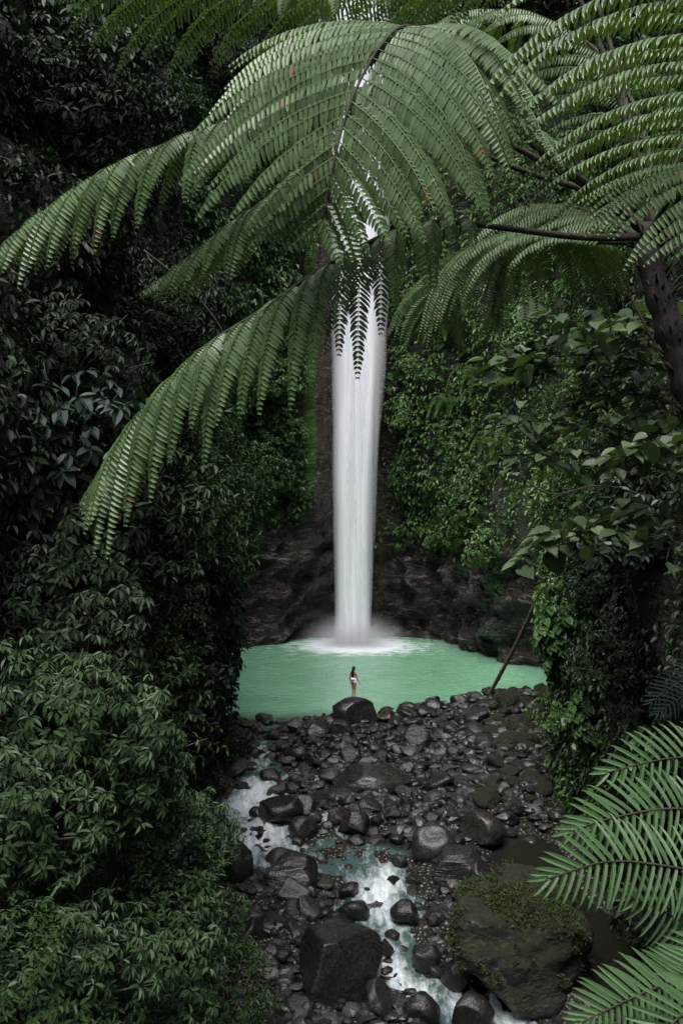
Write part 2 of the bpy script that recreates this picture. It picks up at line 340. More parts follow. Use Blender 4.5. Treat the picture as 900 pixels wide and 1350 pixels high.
# ---------------------------------------------------------------- riverbed
CH = [(352, 962, .7), (345, 1000, .8), (338, 1040, 1.3), (345, 1075, 1.6), (350, 1112, 1.7), (420, 1128, 1.5), (490, 1140, 1.4), (515, 1180, 1.35), (510, 1225, 1.0), (522, 1275, .8), (575, 1312, .9), (640, 1345, .9), (720, 1400, 1.1)]
CHP = np.array([list(gp(a, b)[:2]) + [r * 1.28] for a, b, r in CH])
def seg_dist(x, y, pts):
    best = np.full(x.shape, 1e9); 
    for k in range(len(pts) - 1):
        a, b = pts[k], pts[k + 1]; d = b[:2] - a[:2]; L = d @ d
        t = np.clip(((x - a[0]) * d[0] + (y - a[1]) * d[1]) / L, 0, 1); r = a[2] + t * (b[2] - a[2])
        best = np.minimum(best, np.hypot(x - a[0] - t * d[0], y - a[1] - t * d[1]) / r)
    return best
STILL = np.array([list(gp(690, 1120)[:2]) + [1.6], list(gp(720, 1190)[:2]) + [2.0], list(gp(800, 1260)[:2]) + [1.9], list(gp(880, 1330)[:2]) + [1.9]])
SIDE = np.array([list(gp(425, 1075)[:2]) + [.5], list(gp(455, 1098)[:2]) + [.6], list(gp(480, 1112)[:2]) + [.7], list(gp(560, 1125)[:2]) + [.5]])
TRI = [np.array([list(gp(*a)[:2]) + [.35] for a in q]) for q in ([(340, 985), (345, 1030)], [(385, 965), (392, 1020), (385, 1035)], [(410, 1010), (420, 1035)], [(430, 1040), (430, 1085)])]
def chan(x, y):
    c = seg_dist(x, y, CHP); c = np.minimum(c, seg_dist(x, y, STILL)); c = np.minimum(c, seg_dist(x, y, SIDE))
    for q in TRI: c = np.minimum(c, seg_dist(x, y, q))
    return c
def bed(x, y):
    x = np.asarray(x, float); y = np.asarray(y, float); P = np.stack([x, y, 0 * x], -1).reshape(-1, 3)
    n = (fbm(P * .7, 3, 3) * .14 + vnoise(P * 3.1, 4) * .04).reshape(x.shape)
    c = chan(x, y); edge = 52.1 + .2 * np.clip(x, 0, 12) - .25 * np.clip(-x - 1, 0, 6) + n * 3
    bar = .22 + .10 * np.clip(x - 2, 0, 8) + .1 * np.clip(-3 - x, 0, 4)
    dry = np.clip((c - .75) * 1.2, -.42, 1) * bar
    pool = np.clip((y - edge) / 2.2, 0, 1)
    z = prof(y) + np.where(dry < 0, dry, dry) + n
    crest = .35 * np.exp(-((y - edge + 1.6) / 2.0) ** 2) * np.clip((x - 2.2) / 2, 0, 1)
    return (z + crest) * (1 - pool) + pool * (-1.6)
gx_, gy_ = np.meshgrid(np.arange(-22, 24.01, .16), np.r_[np.arange(-20, 20, .5), np.arange(20, 58, .13), np.arange(58, 92, .8)], indexing='ij')
gz_ = bed(gx_, gy_); ny = gx_.shape[1]
def gridq(nx, ny):
    i, j = np.meshgrid(np.arange(nx - 1), np.arange(ny - 1), indexing='ij'); i = i.ravel(); j = j.ravel()
    return np.stack([i * ny + j, (i + 1) * ny + j, (i + 1) * ny + j + 1, i * ny + j + 1], 1)
mb = MB(); mb.add(np.stack([gx_, gy_, gz_], -1), None, gridq(*gx_.shape), .5)
m, nt_, p, o = newmat('riverbed'); v = coord(nt_)
vo = N(nt_, 'ShaderNodeTexVoronoi'); vo.inputs['Scale'].default_value = 5.5; nt_.links.new(v, vo.inputs['Vector']); vd = vo.outputs['Distance']
nn = noise(nt_, 1.1, 4, .6, v); col = mix(nt_, .5, ramp(nt_, nn, [(.3, (.014, .012, .010)), (.7, (.045, .038, .030))]), ramp(nt_, vd, [(0, (.9, .9, .9)), (.8, (.15, .15, .15))]), 'MULTIPLY')
mo = ramp(nt_, math_(nt_, 'ADD', noise(nt_, .5, 4, .6, v), math_(nt_, 'MULTIPLY', N(nt_, 'ShaderNodeTexCoord').outputs['Object'], 0)), [(.55, (0, 0, 0)), (.65, (.6, .6, .6))])
col = mix(nt_, mo, col, (.028, .034, .012)); nt_.links.new(col, p.inputs['Base Color']); p.inputs['Roughness'].default_value = .42
bump(nt_, math_(nt_, 'ADD', math_(nt_, 'MULTIPLY', vd, -1.2), nn), p, 1.0, .12)
tag(mb.obj('riverbed', m, smooth=True), kind='structure')

# ---------------------------------------------------------------- water
FALL = np.array((1.0, 81.8))
def water_mat(name, deep, shallow, brown, foamscale, FK=1.0, FO=1.15, FM=1.9):
    m, nt, p, o = newmat(name); v = coord(nt)
    foam = attr(nt, 'foam'); sh = attr(nt, 'shallow'); br = attr(nt, 'brown')
    mv = N(nt, 'ShaderNodeMapping'); mv.inputs['Scale'].default_value = foamscale; nt.links.new(v, mv.inputs['Vector'])
    wv = noise(nt, .22, 4, .6, v); 
    col = mix(nt, ramp(nt, wv, [(.3, (0, 0, 0)), (.7, (1, 1, 1))]), deep, tuple(x * 1.3 for x in deep))
    col = mix(nt, sh, col, shallow); col = mix(nt, br, col, brown)
    fn = noise(nt, 1.0, 6, .68, mv.outputs[0]); f = math_(nt, 'SUBTRACT', math_(nt, 'ADD', math_(nt, 'MULTIPLY', foam, FK), math_(nt, 'MULTIPLY', fn, 1.5)), FO)
    f = math_(nt, 'MULTIPLY', f, FM, True)
    col = mix(nt, f, col, (.74, .80, .84)); nt.links.new(col, p.inputs['Base Color'])
    nt.links.new(math_(nt, 'ADD', math_(nt, 'MULTIPLY', f, .5), .07, True), p.inputs['Roughness']); p.inputs['IOR'].default_value = 1.33
    return m, nt, p, v, mv, f
# pool
gx_, gy_ = np.meshgrid(np.arange(-15, 18.01, .25), np.arange(49.5, 90, .25), indexing='ij')
P = np.stack([gx_, gy_, 0 * gx_], -1).reshape(-1, 3); r = np.hypot(P[:, 0] - FALL[0] - .0, (P[:, 1] - FALL[1]) * .9)
edge = 52.1 + .2 * np.clip(P[:, 0], 0, 12) - .25 * np.clip(-P[:, 0] - 1, 0, 6)
P[:, 2] = (.05 * np.exp(-r / 7) + .012) * fbm(P * (1.6, 2.2, 1), 3, 21) + .25 * np.exp(-(r / 1.6) ** 2)
foam = 1.05 * np.exp(-(r / 3.4) ** 2) + .45 * np.exp(-(np.hypot(P[:, 0] - 1.6, (P[:, 1] - 79.5)) / 6.0) ** 2) + .12 * np.clip((P[:, 1] - 74) / 6, 0, 1)
sh = np.clip(1.25 - (P[:, 1] - edge) / 2.8 + .2 * vnoise(P * .9, 5), 0, 1) * np.interp(P[:, 0], [-3, 0, 3], [1, .5, .15])
mb = MB(); mb.add(P, None, gridq(*gx_.shape), .5)
m, nt_, p, v, mv, f = water_mat('pool_water', (.155, .335, .212), (.07, .10, .075), (.02, .02, .015), (.9, 1.5, 1), 1.0, 1.0)
wv = N(nt_, 'ShaderNodeMapping'); wv.inputs['Scale'].default_value = (1.0, 2.2, 1); nt_.links.new(v, wv.inputs['Vector'])
bump(nt_, math_(nt_, 'ADD', noise(nt_, 1.6, 5, .62, wv.outputs[0]), math_(nt_, 'MULTIPLY', f, .5)), p, .75, .16)
pool = mb.obj('pool_water', m, smooth=True); tag(pool, kind='structure')
extra_attr(pool.data, 'foam', foam); extra_attr(pool.data, 'shallow', sh); extra_attr(pool.data, 'brown', sh * 0)
# stream
gx_, gy_ = np.meshgrid(np.arange(-7, 13.01, .11), np.arange(16, 51.9, .11), indexing='ij')
P = np.stack([gx_, gy_, 0 * gx_], -1).reshape(-1, 3); x, y = P[:, 0], P[:, 1]
cm = seg_dist(x, y, CHP); cs = seg_dist(x, y, STILL)
foam = np.zeros(len(P))
for (a, b, r_, s) in [(338, 1046, 1.0, 1.1), (325, 1060, .9, 1.0), (350, 1098, 1.0, 1.0), (330, 1108, .9, .9), (375, 1118, .7, .5), (344, 1000, .7, .8), (390, 1030, .8, .8), (420, 1035, .6, .8), (343, 985, .4, .8), (430, 1080, .5, .9), (448, 1098, .35, .6),
                      (512, 1158, .5, .9), (498, 1180, .7, .9), (520, 1205, .6, .6), (508, 1265, .4, .9), (520, 1285, .35, .9), (560, 1168, .4, .5), (585, 1200, .4, .5), (640, 1312, .55, 1.1), (672, 1332, .5, .9), (610, 1320, .4, .8), (560, 1320, .35, .8), (535, 1300, .3, .7), (440, 1190, .5, .5), (445, 1205, .4, .6), (760, 1310, .25, 1)]:
    q = gp(a, b); foam = np.maximum(foam, s * np.exp(-(((x - q[0]) / r_) ** 2 + ((y - q[1]) / (r_ * 2.3)) ** 2)))
foam = np.where(cs < cm, foam * (cs > 1.4), foam) + .30 * (cm < .8) * (y < 44)
P[:, 2] = prof(y) + fbm(P * (2.2, 1.5, 1), 3, 22) * .03 + foam * fbm(P * (3.5, 2.4, 1), 2, 23) * .16
br = np.clip(1.4 - cs, 0, 1) * (cs < cm); br = np.maximum(br, np.clip((cm - .55) * 1.2, 0, .9) * (foam < .3))
mb = MB(); mb.add(P, None, gridq(*gx_.shape), .5)
m, nt_, p, v, mv, f = water_mat('stream_water', (.035, .066, .062), (.016, .019, .016), (.013, .012, .009), (5.0, 2.0, 1), .70, 1.00, 1.35)
bump(nt_, math_(nt_, 'ADD', noise(nt_, 3.2, 4, .6, v), f), p, .6, .08)
stream = mb.obj('stream_water', m, smooth=True); tag(stream, kind='structure')
extra_attr(stream.data, 'foam', foam); extra_attr(stream.data, 'shallow', np.clip((cm - .7) * 2, 0, 1)); extra_attr(stream.data, 'brown', br)

# the fall: a bulging body of water with strands, and a thin torn veil round it
def fall_mesh(x0, x1, depth, yoff, n, s, zlo=-.05):
    zz = np.linspace(58, zlo, 150); mb = MB(); V = []
    for z in zz:
        a = np.interp(z, [0, 15, 28, 58], x0); b = np.interp(z, [0, 15, 28, 58], x1)
        yc = 81.6 + yoff + 1.5 * (max(z, 0) / 58) ** 1.6
        an = np.linspace(0, 2 * math.pi, n, endpoint=False); cx = (a + b) / 2; hw = (b - a) / 2
        q = np.stack([cx + hw * np.cos(an), yc - depth * np.sin(an), np.full(n, z)], 1)
        w_ = vnoise(np.stack([q[:, 0] * 3.2, q[:, 1] * 1.5, q[:, 2] * .05], 1), s) * .16 + vnoise(np.stack([q[:, 0] * 1.1, q[:, 1], q[:, 2] * .09], 1), s + 1) * .22
        q[:, 1] -= w_ * 1.1; q[:, 0] += vnoise(np.stack([np.cos(an) * 2 + 5, np.sin(an), q[:, 2] * .22], 1), s + 2) * .10
        V.append(q)
    V = np.array(V).reshape(-1, 3); r_ = len(zz)
    i, j = np.meshgrid(np.arange(r_ - 1), np.arange(n), indexing='ij'); i = i.ravel(); j = j.ravel(); j2 = (j + 1) % n
    mb.add(V, None, np.stack([i * n + j, i * n + j2, (i + 1) * n + j2, (i + 1) * n + j], 1), np.tile(np.abs(np.cos(np.linspace(0, 2 * math.pi, n, endpoint=False))), r_)); return mb
def fall_mat(name, lo, hi, sx, fe):
    m, nt, p, o = newmat(name); v = coord(nt, (sx, sx * .5, .035)); n1 = noise(nt, 1.0, 5, .6, v)
    v2 = coord(nt, (sx * 3, sx, .12)); n2 = noise(nt, 1.0, 4, .6, v2)
    s_ = math_(nt, 'ADD', math_(nt, 'MULTIPLY', n1, .7), math_(nt, 'MULTIPLY', n2, .3)); sa = attr(nt, 'var')
    nt.links.new(ramp(nt, s_, [(.32, (.74, .79, .95)), (.50, (.93, .95, 1.0))]), p.inputs['Base Color'])
    p.inputs['Roughness'].default_value = .7
    ng = N(nt, 'ShaderNodeLayerWeight'); ng.inputs['Blend'].default_value = .35
    a = math_(nt, 'SUBTRACT', ramp(nt, s_, [(lo, (0, 0, 0)), (hi, (1, 1, 1))]), math_(nt, 'SUBTRACT', ramp(nt, math_(nt, 'ADD', sa, math_(nt, 'MULTIPLY', math_(nt, 'SUBTRACT', s_, .48), fe)), [(1 - fe, (0, 0, 0)), (1.0, (1, 1, 1))]), 0.0), True)
    nt.links.new(a, p.inputs['Alpha'])
    tr = N(nt, 'ShaderNodeBsdfTranslucent'); tr.inputs[0].default_value = (.85, .87, .92, 1)
    bump(nt, s_, p, .15, .2)
    ms_ = N(nt, 'ShaderNodeMixShader'); ms_.inputs[0].default_value = .12; tm_ = N(nt, 'ShaderNodeBsdfTransparent'); ms2 = N(nt, 'ShaderNodeMixShader'); p.inputs['Alpha'].default_value = 1
    nt.links.new(p.outputs[0], ms_.inputs[1]); nt.links.new(tr.outputs[0], ms_.inputs[2]); nt.links.remove(p.inputs['Alpha'].links[0])
    nt.links.new(a, ms2.inputs[0]); nt.links.new(tm_.outputs[0], ms2.inputs[1]); nt.links.new(ms_.outputs[0], ms2.inputs[2]); nt.links.new(ms2.outputs[0], o.inputs[0]); return m
falls = empty('waterfall', (1.0, 82, 0), 'tall narrow white waterfall dropping straight down the mossy cliff into the green pool', 'waterfall')
def rel(mb, name, mat, root, **k):
    o = mb.obj(name, mat, **k); o.parent = root; o.matrix_parent_inverse = Matrix.Translation(-Vector(root.location)); return o
rel(fall_mesh([-.60, -.85, -.9, -1.0], [2.5, 3.05, 4.0, 4.4], .75, 0, 64, 51), 'main_stream', fall_mat('fall_water', .20, .36, 1.1, .5), falls, smooth=True)
rel(fall_mesh([-.95, -1.2, -1.3, -1.5], [2.8, 3.6, 4.6, 5.0], 1.0, .1, 64, 61), 'veil', fall_mat('fall_veil', .40, .70, 1.8, .8), falls, smooth=True)
# drifting spray at the foot
bm = bmesh.new(); bmesh.ops.create_icosphere(bm, subdivisions=3, radius=1); me = bpy.data.meshes.new('spray'); bm.to_mesh(me); bm.free()
mist = bpy.data.objects.new('spray', me); COL.objects.link(mist); mist.location = (1.05, 80.7, .3); mist.scale = (5.4, 3.6, 3.2)
mm = bpy.data.materials.new('spray'); mm.use_nodes = True; t_ = mm.node_tree; t_.nodes.clear(); oo = t_.nodes.new('ShaderNodeOutputMaterial')
vs = t_.nodes.new('ShaderNodeVolumePrincipled'); vs.inputs['Color'].default_value = (.95, .96, 1, 1); vs.inputs['Anisotropy'].default_value = .1
tc = N(t_, 'ShaderNodeTexCoord').outputs['Object']; ln = N(t_, 'ShaderNodeVectorMath', operation='LENGTH'); t_.links.new(tc, ln.inputs[0])
fall_ = math_(t_, 'SUBTRACT', 1.0, ln.outputs['Value'], True); fall_ = math_(t_, 'POWER', fall_, 2.6)
t_.links.new(math_(t_, 'MULTIPLY', math_(t_, 'MULTIPLY', fall_, noise(t_, 3.0, 3, .6, tc)), 3.4), vs.inputs['Density']); t_.links.new(vs.outputs[0], oo.inputs['Volume'])
me.materials.append(mm); tag(mist, 'white spray drifting over the pool at the foot of the fall', 'spray', kind='stuff')

# ---------------------------------------------------------------- boulders and stones
def ico(sub):
    bm = bmesh.new(); bmesh.ops.create_icosphere(bm, subdivisions=sub, radius=1)
    V = np.array([v.co[:] for v in bm.verts]); F = np.array([[v.index for v in f.verts] for f in bm.faces]); bm.free(); return V, F
ICO = {k: ico(k) for k in (1, 2, 3, 4, 5)}
def rock_verts(sub, seed, cuts=7, rough=.12, boxy=0.0):
    V, F = ICO[sub]; V = V.copy(); rg = np.random.RandomState(seed)
    if boxy: V = V / (np.abs(V) ** 6).sum(1, keepdims=True) ** (1 / 6 * boxy)
    for c in range(cuts):
        n = unit(rg.normal(size=3)); d = rg.uniform(.52, .82); e = V @ n - d; V = V - np.where(e > 0, e, 0)[:, None] * n * .95
    V = V * (1 + rough * fbm(V * 1.1 + seed, 2, seed))[:, None] + V * (rough * .35 * vnoise(V * 3.3, seed + 3))[:, None]
    if sub >= 4: V = V * (1 + rough * .16 * fbm(V * 8, 3, seed + 5))[:, None]
    V /= np.abs(V).max(0)
    return V, F
def rock_mesh(name, sub, seed, mat, **k):
    V, F = rock_verts(sub, seed, **k); mb = MB(); mb.add(V, F); me = mb.mesh(name, True); me.materials.append(mat); return me
# (left, top, right, bottom) as measured, seed, material, options, turn, label
BOULD = [
 (431, 922, 498, 968, 3, 'rock', dict(cuts=4, rough=.07), 0, 'rounded dark wet boulder at the pool edge with the woman standing on it'),
 (431, 951, 466, 982, 5, 'rock', dict(cuts=5), .6, 'small dark boulder tucked under the left foot of the boulder the woman stands on'),
 (552, 922, 592, 962, 8, 'rock', dict(cuts=8), .3, 'tall blocky dark boulder on the pool edge, right of the standing woman'),
 (528, 958, 572, 1002, 9, 'rock_strata', dict(cuts=6), 1.0, 'grey boulder with a white streaked face just below the blocky pool edge boulder'),
 (567, 986, 600, 1010, 11, 'rock3', dict(cuts=6), .2, 'pale grey stone with curved streaks in the middle of the stone bar'),
 (618, 970, 672, 1012, 12, 'rock_strata', dict(cuts=5), 2.0, 'large slanting wet rock with white streaks at the right of the stone bar'),
 (628, 925, 668, 958, 14, 'rock_moss', dict(cuts=6), .5, 'moss patched rock on the pool edge beside the foot of the leaning pole'),
 (668, 920, 716, 962, 15, 'rock_moss', dict(cuts=6), 1.5, 'mossy rock on the pool edge nearest to the right canyon wall'),
 (655, 955, 716, 1000, 16, 'rock_moss', dict(cuts=5), .9, 'wide low moss covered rock against the foot of the right canyon wall'),
 (438, 1012, 545, 1058, 18, 'rock2', dict(cuts=5, rough=.08), .1, 'broad flat brown slab lying in the middle of the stone bar'),
 (610, 1038, 674, 1082, 19, 'rock_moss', dict(cuts=9), .7, 'angular greenish slab propped at the right edge of the stone bar'),
 (336, 1052, 400, 1094, 21, 'rock', dict(cuts=4, rough=.09), .4, 'long humped dark boulder between the two white rapids on the left'),
 (375, 1050, 420, 1086, 22, 'rock', dict(cuts=5), 1.4, 'dark boulder leaning on the right end of the long humped boulder'),
 (378, 1080, 420, 1112, 23, 'rock2', dict(cuts=5), .2, 'smooth boulder standing in the stream below the long humped boulder'),
 (428, 1066, 455, 1090, 25, 'rock2', dict(cuts=8), .8, 'small angular rock beside the little white cascade'),
 (445, 1072, 491, 1108, 27, 'rock2', dict(cuts=9, rough=.08), .1, 'faceted brown boulder in the centre of the stream'),
 (405, 1045, 470, 1070, 28, 'rock_strata', dict(cuts=5), 1.2, 'low flat rock shelf above the little white cascade'),
 (542, 1093, 604, 1148, 30, 'rock2', dict(cuts=6, rough=.08), .4, 'rounded grey boulder, left one of the pair at the brown still water'),
 (600, 1074, 670, 1128, 31, 'rock2', dict(cuts=7), 1.1, 'big split boulder, right one of the pair at the brown still water'),
 (563, 1122, 642, 1182, 33, 'rock_strata', dict(cuts=7), .5, 'striped rock with a pale ridge above the huge mossy boulder'),
 (608, 1140, 668, 1190, 34, 'rock', dict(cuts=5), .9, 'dark rock wedged between the striped rock and the huge mossy boulder'),
 (570, 1184, 802, 1352, 36, 'rock_moss', dict(cuts=5, rough=.22, boxy=.9), .25, 'huge moss and weed covered boulder at the lower right of the stream'),
 (338, 1134, 428, 1188, 38, 'rock', dict(cuts=8), .15, 'long dark ledge of rock below the turquoise stretch on the left'),
 (360, 1160, 412, 1196, 39, 'rock2', dict(cuts=7), .7, 'boulder under the front of the long dark ledge'),
 (292, 1114, 336, 1182, 40, 'rock', dict(cuts=4), 1.3, 'tall black boulder against the foliage at the left bank'),
 (384, 1186, 424, 1224, 42, 'rock2', dict(cuts=9), .3, 'angular dark grey rock right of the long flat rock on the left bank'),
 (328, 1210, 400, 1243, 43, 'rock', dict(cuts=7), 2.2, 'long flat rock lying on the left stony bank'),
 (444, 1190, 488, 1216, 44, 'rock', dict(cuts=5), .8, 'low wet rock left of the white rush of the stream'),
 (445, 1166, 474, 1188, 46, 'rock', dict(cuts=6), 1.8, 'small dark rock at the top left of the white rush'),
 (514, 1190, 560, 1226, 47, 'rock', dict(cuts=5), .5, 'sloping dark rock standing in the white rush of the stream'),
 (534, 1155, 560, 1170, 48, 'rock', dict(cuts=4), .2, 'little dark rock awash at the head of the white rush'),
 (512, 1128, 538, 1146, 50, 'rock', dict(cuts=5), .9, 'small black stone upstream of the white rush'),
 (384, 1244, 507, 1345, 52, 'rock', dict(cuts=6, rough=.07, boxy=.8), .1, 'very large square topped dark boulder at the bottom of the left bank'),
 (474, 1298, 518, 1362, 53, 'rock2', dict(cuts=5), .6, 'brown boulder against the right side of the very large square topped boulder'),
 (540, 1243, 582, 1288, 55, 'rock', dict(cuts=5), .4, 'half sunk rock in the stream left of the huge mossy boulder'),
 (580, 1260, 627, 1312, 56, 'rock', dict(cuts=4, rough=.06), .2, 'smooth egg shaped boulder at the lower left foot of the huge mossy boulder'),
 (528, 1316, 582, 1368, 58, 'rock', dict(cuts=4), 1.0, 'round black boulder splitting the stream at the bottom edge'),
 (586, 1316, 655, 1375, 59, 'rock', dict(cuts=5), .7, 'black boulder at the bottom edge, right of the one that splits the stream'),
 (500, 1240, 520, 1262, 61, 'rock', dict(cuts=5), .7, 'small stone on the left lip of the narrow chute'),
]
rg = np.random.RandomState(11)
occupied = []
for (l, t, r, b, seed, mat, kw, turn, lab) in BOULD:
    cx, cy = (l + r) / 2, (t + b) / 2
    g = gp(cx, b - (b - t) * .12, .0)
    Yd = g[1]; wd = (r - l) / FPX * Yd; hd = (b - t) / FPX * Yd
    zc = 11 - (cy - 675) / FPX * Yd
    ry = max(wd, hd) * .5; rz = max(hd * .5 * 1.0, .2)
    me = rock_mesh('boulder', 5 if wd > 2.2 else 4, seed, M[mat], **kw)
    o = bpy.data.objects.new('boulder', me); COL.objects.link(o)
    o.location = (g[0], Yd + ry * .55, zc - .06 * rz); o.scale = (wd / 2, ry * .9, rz * 1.06)
    o.rotation_euler = (0, rg.uniform(-.1, .1), 0)
    me.transform(Matrix.Rotation(turn * .35 - .2, 4, 'Z'))
    vv = np.array([v.co[:] for v in me.vertices]); mx_ = np.abs(vv).max(0); me.transform(Matrix.Diagonal((1 / mx_[0], 1 / mx_[1], 1 / mx_[2], 1)))
    tag(o, lab, 'boulder', 'boulders of the stream'); occupied.append((g[0], Yd + ry * .55, wd / 2, ry))
TOP1 = None
dg = bpy.context.evaluated_depsgraph_get()
protos = [rock_mesh('stone', 3, 100 + k, M[('rock', 'rock2', 'rock_strata', 'rock', 'rock3', 'rock2', 'rock', 'rock_moss', 'rock2', 'rock')[k % 10]], cuts=9 + k % 5, rough=.10) for k in range(14)]
cands = []
def inside_boulder(x, y, s=.85): return any(((x - a) / (c + .1)) ** 2 + ((y - b) / (d + .1)) ** 2 < s for a, b, c, d in occupied)
placed = []; STONES = []
tries = 0
REG = [
 ('bar_far', 'dark wet stone heaped on the bar right of the standing woman, next to the green pool', 'stones on the pool side of the bar'),
 ('bar_mid', 'dark wet stone in the middle of the stony bar below the pool', 'stones in the middle of the bar'),
 ('outlet', 'dark wet stone between the small trickles at the left outlet of the pool', 'stones of the left outlet'),
 ('low_bar', 'wet stone on the lower stony bar upstream of the huge mossy boulder', 'stones of the lower bar'),
 ('bank', 'dark stone on the left bank beside the very large square topped boulder', 'stones of the left bank'),
 ('mossy', 'mossy stone at the foot of the right canyon wall', 'stones under the right wall')]
REGD = {k: (a, b) for k, a, b in REG}
while len(placed) < 296 and tries < 9000:
    tries += 1
    u_ = rg.uniform(300, 722); v_ = rg.choice([rg.uniform(932, 1015), rg.uniform(950, 1140), rg.uniform(1140, 1345)], p=[.38, .38, .24])
    g = gp(u_, v_); x, y = g[0], g[1]
    s = np.exp(rg.normal(-.92, .40)); s = min(max(s, .2), .95)
    if v_ > 1140: s *= .7
    c = float(chan(np.array([x]), np.array([y]))[0])
    if c < .95 and not (rg.rand() < .06 or (v_ < 1045 and c > .3)): continue
    if u_ > 640 and v_ > 1085: continue
    if u_ > 560 and v_ > 1175: continue
    if u_ < 430 and v_ < 965: continue
    if 420 < u_ < 506 and v_ < 992: continue
    if u_ < 540 and u_ > 440 and 1012 < v_ < 1052 and s > .3: continue
    if inside_boulder(x, y): continue
    if any((x - a) ** 2 + (y - b) ** 2 < ((s + q) * .72) ** 2 for a, b, q in placed): continue
    placed.append((x, y, s))
    reg = 'bank' if v_ > 1150 and u_ < 480 else 'mossy' if u_ > 640 else 'low_bar' if v_ > 1060 else 'outlet' if u_ < 428 else 'bar_far' if v_ < 985 else 'bar_mid'
    me = protos[7] if reg == 'mossy' else protos[[k for k in range(14) if k != 7][rg.randint(13)]]
    o = bpy.data.objects.new('stone', me); COL.objects.link(o)
    zz_ = float(bed(np.array([x]), np.array([y]))[0]); f_ = rg.uniform(.55, .85)
    o.location = (x, y, max(zz_, prof(y) - .1) + s * f_ * .35); o.scale = (s * rg.uniform(.9, 1.25), s * rg.uniform(.8, 1.1), s * f_)
    o.rotation_euler = (rg.uniform(-.3, .3), rg.uniform(-.3, .3), rg.uniform(0, 6.28))
    STONES.append((o, reg, me))
LM = {0: "the woman's boulder", 2: 'the blocky pool edge boulder', 3: 'the white streaked boulder', 4: 'the pale curved stone', 5: 'the slanting wet rock', 6: 'the foot of the leaning pole',
      8: 'the wide mossy rock', 9: 'the broad flat brown slab', 10: 'the propped greenish slab', 11: 'the long humped boulder', 15: 'the faceted brown boulder', 18: 'the big split boulder', 17: 'the rounded grey boulder',
      22: 'the long dark ledge', 24: 'the tall black boulder', 26: 'the long flat bank rock', 27: 'the low wet rock', 32: 'the square topped boulder', 21: 'the pale ridged striped rock'}
LM[19] = 'the striped rock'; del LM[21]
ORD = ['nearest', 'second', 'third', 'fourth', 'fifth', 'sixth', 'seventh', 'eighth', 'ninth', 'tenth', 'eleventh', 'twelfth', 'thirteenth', 'fourteenth', 'fifteenth', 'sixteenth', 'seventeenth', 'eighteenth', 'nineteenth', 'twentieth']
def word(me):
    n = me.materials[0].name
    return {'wet_rock': 'black', 'brown_rock': 'brown', 'layered_rock': 'dark layered', 'pale_rock': 'pale grey', 'mossy_rock': 'mossy'}[n]
buck = {}
for (o, reg, me) in STONES:
    x, y, z = o.location; su, sv = 450 + x / y * FPX, 675 - (z - 11) / y * FPX
    sq = 'flat' if o.scale[2] / o.scale[0] < .62 else 'chunky'
    best = min(LM, key=lambda q: math.hypot(su - (BOULD[q][0] + BOULD[q][2]) / 2, (sv - (BOULD[q][1] + BOULD[q][3]) / 2) * 1.3)); bx, by = (BOULD[best][0] + BOULD[best][2]) / 2, (BOULD[best][1] + BOULD[best][3]) / 2
    dx, dy = su - bx, (sv - by) * 1.3
    rel_ = ('to the right of' if dx > 0 else 'to the left of') if abs(dx) > abs(dy) else ('in front of' if dy > 0 else 'behind')
    buck.setdefault((word(me), sq, rel_, best), []).append((math.hypot(dx, dy), o, reg))
for (wd_, sq, rel_, best), L_ in buck.items():
    L_.sort(key=lambda a: a[0])
    for k, (d_, o, reg) in enumerate(L_):
        pre = '' if len(L_) == 1 else (ORD[k] if k < 20 else 'further') + ' '
        tag(o, f'{pre}{sq} {wd_} stone {rel_} {LM[best]}', 'stone', REGD[reg][1])
# gravel and cobbles nobody could count
def gravel(name, n, box, smin, smax, mat, label, sub=1, keep=None):
    mb = MB(); k = 0; pr = [rock_verts(sub, 300 + q, cuts=6, rough=.2) for q in range(10)]
    while k < n:
        u_ = rg.uniform(box[0], box[2]); v_ = rg.uniform(box[1], box[3]); g = gp(u_, v_)
        x, y = g[0] + rg.normal() * .1, g[1] + rg.normal() * .2
        k += 1
        c = float(chan(np.array([x]), np.array([y]))[0])
        if c < .98 and rg.rand() > .06: continue
        V, F = pr[rg.randint(10)]; s = smin + (smax - smin) * rg.rand() ** 2.0
        a = rg.uniform(0, 6.28); R = np.array(((math.cos(a), -math.sin(a), 0), (math.sin(a), math.cos(a), 0), (0, 0, 1)))
        z = float(bed(np.array([x]), np.array([y]))[0])
        mb.add((V * (s * rg.uniform(.8, 1.3), s, s * rg.uniform(.5, .8))) @ R.T + (x, y, z + s * .3), F, None, rg.rand())
    return tag(mb.obj(name, mat, smooth=False), label, 'gravel', kind='stuff')
m, nt_, p, o = newmat('gravel'); col = ramp(nt_, attr(nt_, 'var'), [(0, (.005, .005, .005)), (.6, (.020, .019, .018)), (.9, (.05, .048, .046)), (1, (.12, .115, .11))])
nt_.links.new(col, p.inputs['Base Color']); p.inputs['Roughness'].default_value = .4; bump(nt_, noise(nt_, 12, 4, .6, coord(nt_)), p, .6, .03)
gravel('cobbles', 3000, (300, 925, 735, 1120), .10, .38, m, 'wet dark cobbles and gravel filling the gaps of the bar below the pool', 2)
gravel('gravel', 1700, (285, 1100, 600, 1370), .07, .32, m, 'dark gravel and small stones along the lower stream', 2)

